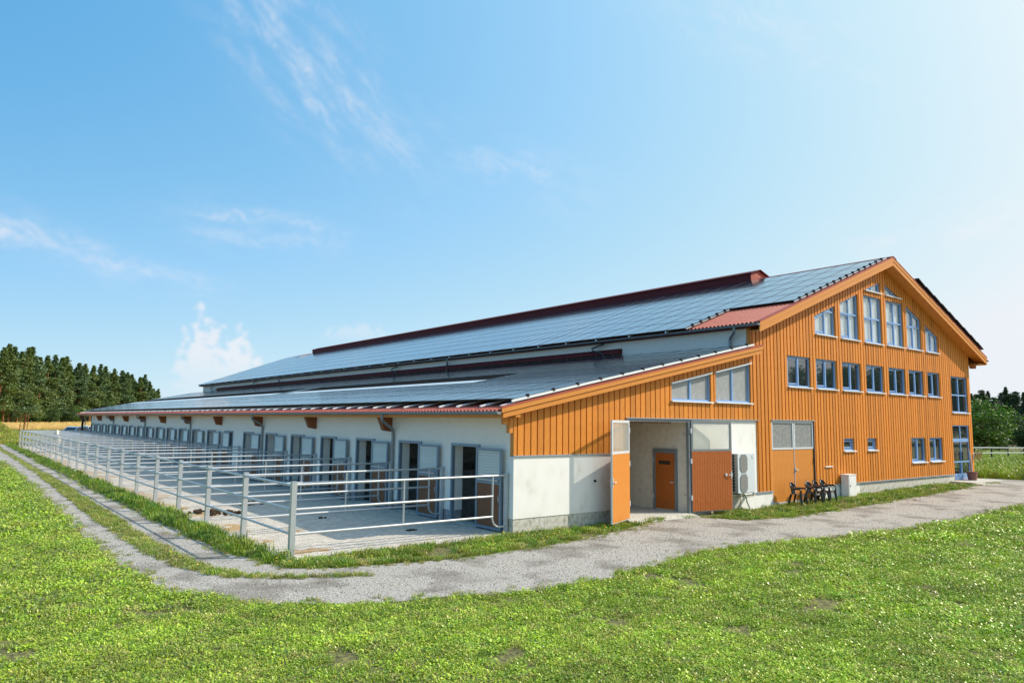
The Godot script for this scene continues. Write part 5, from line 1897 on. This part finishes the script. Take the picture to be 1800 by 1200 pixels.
func vegetation() -> void:
	trees()
	var out := wavy(ROAD_OUT, 4, 0.2)
	var fieldp := PackedVector2Array()
	for i in out.size():
		var dd := (out[mini(i + 1, out.size() - 1)] - out[maxi(i - 1, 0)]).normalized()
		fieldp.append(out[i] + Vector2(-dd.y, dd.x) * 0.04)
	for q in [[60, 30], [40, 40], [-40, 40], [-60, -20], [-45, -75]]:
		fieldp.append(Vector2(q[0], q[1]))
	var fn := FastNoiseLite.new()
	fn.seed = 70
	fn.frequency = 0.55
	fn.fractal_octaves = 3
	var bare := [[-9.28, 3.06, 0.32], [-9.96, 3.41, 0.16], [-10.42, 2.71, 0.12], [-10.35, 0.36, 0.14], [-9.8, 2.57, 0.14], [-10.75, 4.14, 0.15], [-9.19, 5.42, 0.14], [-1.88, 11.92, 0.3], [-1.07, 11.59, 0.3], [2.53, 7.69, 0.14], [4.48, 5.08, 0.2], [-4.0, 8.6, 0.14], [-0.5, 9.3, 0.12], [1.4, 9.4, 0.13], [-7.2, 6.8, 0.12], [-6.3, 8.3, 0.12], [0.8, 7.2, 0.1]]
	var ok := func(p: Vector2, r: RandomNumberGenerator) -> bool:
		for o in bare:
			if p.distance_to(Vector2(o[0], o[1])) < o[2] * r.randf_range(0.3, 1.15):
				return r.randf() < 0.12
		return fn.get_noise_2d(p.x, p.y) > -0.40 + r.randf_range(-0.22, 0.14)
	var short := []
	for i in 4:
		short.append(tuft(500 + i, 26, 0.11, 0.02, 0.065, 0.0075, 1.7, 34) if i % 2 else tuft(500 + i, 48, 0.11, 0.03, 0.085, 0.005, 1.5, 14))
	var gcol := [Color(0.38, 0.52, 0.035), Color(0.42, 0.55, 0.04), Color(0.31, 0.46, 0.035), Color(0.47, 0.56, 0.06), Color(0.36, 0.48, 0.06), Color(0.46, 0.46, 0.10)]
	plant("field_grass", "short bright green grass and clover covering the field in front", "grass", short, scatter(fieldp, 0.115, 0.0, 13.0, ok, 1), 0.85, 1.25, gcol, 2)
	plant("field_grass", "short bright green field grass farther off along the track", "grass", short, scatter(fieldp, 0.17, 13.0, 22.0, ok, 3), 1.2, 1.7, gcol, 4)
	plant("field_grass", "short green field grass far off beside the road bends", "grass", short, scatter(fieldp, 0.3, 22.0, 48.0, ok, 5) + scatter(fieldp, 0.6, 48.0, 95.0, ok, 6), 2.0, 2.9, gcol, 7)
	# verges
	var vin := wavy(ROAD_IN.slice(0, 25), 3, 0.16)
	var verge := vin.duplicate()
	for q in [[31.5, 0.05], [15.3, 0.1], [12.3, 0.12], [7.6, 0.1], [7.45, 0.6], [5.3, 0.55], [3.2, 0.08], [0.0, 0.05], [-6.0, 0.2], [-6.22, 0.0], [-6.24, -75.0]]:
		verge.append(Vector2(q[0], q[1]))
	var pn := FastNoiseLite.new()
	pn.seed = 71
	pn.frequency = 0.5
	var patchy := func(p: Vector2, r: RandomNumberGenerator) -> bool:
		if p.x > 27.7 and p.y < 1.35:
			return false
		return pn.get_noise_2d(p.x, p.y) + (0.35 if p.x < -6.0 else 0.02) > r.randf_range(-0.35, 0.3)
	var tall := []
	for i in 3:
		tall.append(tuft(520 + i, 26, 0.10, 0.10, 0.26, 0.006, 0.9, 4))
	var mid := []
	for i in 3:
		mid.append(tuft(530 + i, 28, 0.10, 0.05, 0.14, 0.006, 1.1, 10))
	var vcol := [Color(0.16, 0.30, 0.02), Color(0.24, 0.37, 0.03), Color(0.32, 0.37, 0.05), Color(0.14, 0.27, 0.025)]
	var dcol := [Color(0.31, 0.38, 0.045), Color(0.38, 0.37, 0.07), Color(0.24, 0.35, 0.03), Color(0.42, 0.36, 0.10)]
	var left_verge := scatter(verge, 0.12, 0.0, 40.0, func(p, r): return p.x < -6.0 and p.y < 0.2 and patchy.call(p, r), 11) + scatter(verge, 0.22, 40.0, 100.0, func(p, r): return p.x < -6.0 and p.y < 0.2, 12)
	plant("verge_grass", "tall lush grass strip between the paved pens and the gravel track", "grass", tall + mid, left_verge, 0.65, 1.4, vcol + [dcol[0], dcol[2]], 13)
	plant("verge_grass", "low patchy weeds along the foot of the gable wall", "grass", mid, scatter(verge, 0.115, 0.0, 60.0, func(p, r): return (p.x >= -6.0 or p.y >= 0.2) and patchy.call(p, r), 14), 0.8, 1.5, vcol + dcol, 15)
	plant("track_grass", "low yellowish grass strip between the two wheel tracks", "grass", mid, scatter(mid_poly, 0.1, 0.0, 45.0, func(p, r): return r.randf() < 0.85, 16) + scatter(mid_poly, 0.2, 45.0, 100.0, func(p, r): return true, 17), 0.7, 1.15, dcol, 18)
	# sparse tufts creeping over the road's edges
	var edge := func(p: Vector2, r: RandomNumberGenerator) -> bool:
		return r.randf() < 0.5 and Geometry2D.is_point_in_polygon(p, road_poly)
	var fringe := []
	var rr := RandomNumberGenerator.new()
	rr.seed = 19
	for poly in [out, vin]:
		for p in poly:
			if seen(p, 60.0):
				for k in 9:
					fringe.append(p + Vector2(rr.randfn(), rr.randfn()) * 0.15)
	plant("road_weeds", "scattered dry weeds creeping over the edges of the gravel", "grass", mid, fringe, 0.4, 0.85, dcol, 20)
	# meadow, bank
	var meadow := PackedVector2Array([Vector2(33.5, -1.4), Vector2(34.0, 1.8), Vector2(38, 5.8), Vector2(52, 15), Vector2(75, 8), Vector2(70, -50), Vector2(31.9, -50), Vector2(31.9, -1.0)])
	var yes := func(p: Vector2, r: RandomNumberGenerator) -> bool: return true
	plant("meadow_grass", "tall yellow-green meadow between the gravel and the paddock rails", "grass", tall, scatter(meadow, 0.33, 0.0, 100.0, yes, 21), 1.5, 2.8, [Color(0.36, 0.42, 0.04), Color(0.45, 0.43, 0.08), Color(0.27, 0.40, 0.03)], 22)
	var bank := PackedVector2Array([Vector2(-24, -73.5), Vector2(-9.2, -73.5), Vector2(-6.9, -75.2), Vector2(4, -75.5), Vector2(4, -121), Vector2(-24, -121)])
	plant("bank_grass", "rough dry grass on the bank past the far end of the pens", "grass", tall, scatter(bank, 0.36, 0.0, 145.0, yes, 23), 1.4, 2.6, [Color(0.40, 0.40, 0.07), Color(0.30, 0.38, 0.04), Color(0.48, 0.42, 0.12)], 24)
	# standing corn
	var ears := []
	for i in 2:
		ears.append(tuft(540 + i, 34, 0.35, 0.65, 0.95, 0.012, 0.28))
	var corn := PackedVector2Array([Vector2(-30, -122.0), Vector2(60, -119.5), Vector2(80, -300), Vector2(-30, -205)])
	plant("standing_corn", "ripe golden corn standing in front of the pine wood", "corn", ears, scatter(corn, 0.4, 0.0, 158.0, yes, 25) + scatter(corn, 1.0, 158.0, 260.0, yes, 26), 0.95, 1.15, [Color(0.78, 0.57, 0.23), Color(0.85, 0.65, 0.29), Color(0.68, 0.49, 0.18)], 27, M.stalk)
	# flowers
	var fl := B.new()
	for k in 5:
		var a := TAU * k / 5.0
		fl.tri(Vector3(0, 0.012, 0), Vector3(cos(a) * 0.014, 0.004, sin(a) * 0.014), Vector3(cos(a + 1.3) * 0.014, 0.004, sin(a + 1.3) * 0.014))
	var fm := fl.mesh()
	var wt := []
	for p in scatter(fieldp, 0.5, 0.0, 20.0, func(q, r): return r.randf() < 0.14, 28):
		wt.append(Transform3D(Basis.from_scale(Vector3.ONE * rr.randf_range(0.6, 1.1)), Vector3(p.x, hgt(p.x, p.y) + rr.randf_range(0.05, 0.08), p.y)))
	var o := copies(self, "clover_flowers", fm, M.petal_white, wt, [])
	tag(o, "tiny white clover flowers dotted over the field", "flowers", "", "stuff")
	wt = []
	for p in scatter(verge, 0.4, 0.0, 30.0, func(q, r): return r.randf() < 0.25 and q.x > -6.6, 29) + scatter(mid_poly, 0.5, 0.0, 30.0, func(q, r): return r.randf() < 0.2, 30):
		wt.append(Transform3D(Basis.from_scale(Vector3.ONE * rr.randf_range(1.2, 2.2)), Vector3(p.x, hgt(p.x, p.y) + rr.randf_range(0.10, 0.17), p.y)))
	o = copies(self, "yellow_flowers", fm, M.petal_yellow, wt, [])
	tag(o, "small yellow flowers in the verge below the gable", "flowers", "", "stuff")
	# loose stones on the road
	var st := B.new()
	var c8 := []
	for k in 8:
		c8.append(Vector3((1 if k & 1 else -1) * 0.5, (1 if k & 2 else -1) * 0.32, (1 if k & 4 else -1) * 0.45).normalized() * rr.randf_range(0.42, 0.58) * Vector3(1, 0.7, 1))
	for f in [[0, 2, 3, 1], [4, 5, 7, 6], [0, 4, 6, 2], [1, 3, 7, 5], [2, 6, 7, 3], [0, 1, 5, 4]]:
		st.quad(c8[f[0]], c8[f[1]], c8[f[2]], c8[f[3]])
	var ts := []
	var cs := []
	for p in scatter(road_poly, 0.075, 0.0, 22.0, func(q, r): return r.randf() < 0.75, 32) + scatter(road_poly, 0.16, 22.0, 36.0, func(q, r): return true, 33):
		var sz := 0.008 + 0.03 * pow(rr.randf(), 3.0)
		ts.append(Transform3D(Basis.from_euler(Vector3(rr.randf() * 0.6, rr.randf() * TAU, rr.randf() * 0.6)) * Basis.from_scale(Vector3.ONE * sz), Vector3(p.x, hgt(p.x, p.y) + 0.013 + sz * 0.15, p.y)))
		var k := rr.randf_range(0.16, 0.55)
		cs.append(Color(k * 1.02, k * 0.98, k * 0.92))
	o = copies(self, "loose_stones", st.mesh(), M.pebble, ts, cs)
	tag(o, "loose grey stones strewn over the gravel road", "gravel", "", "stuff")
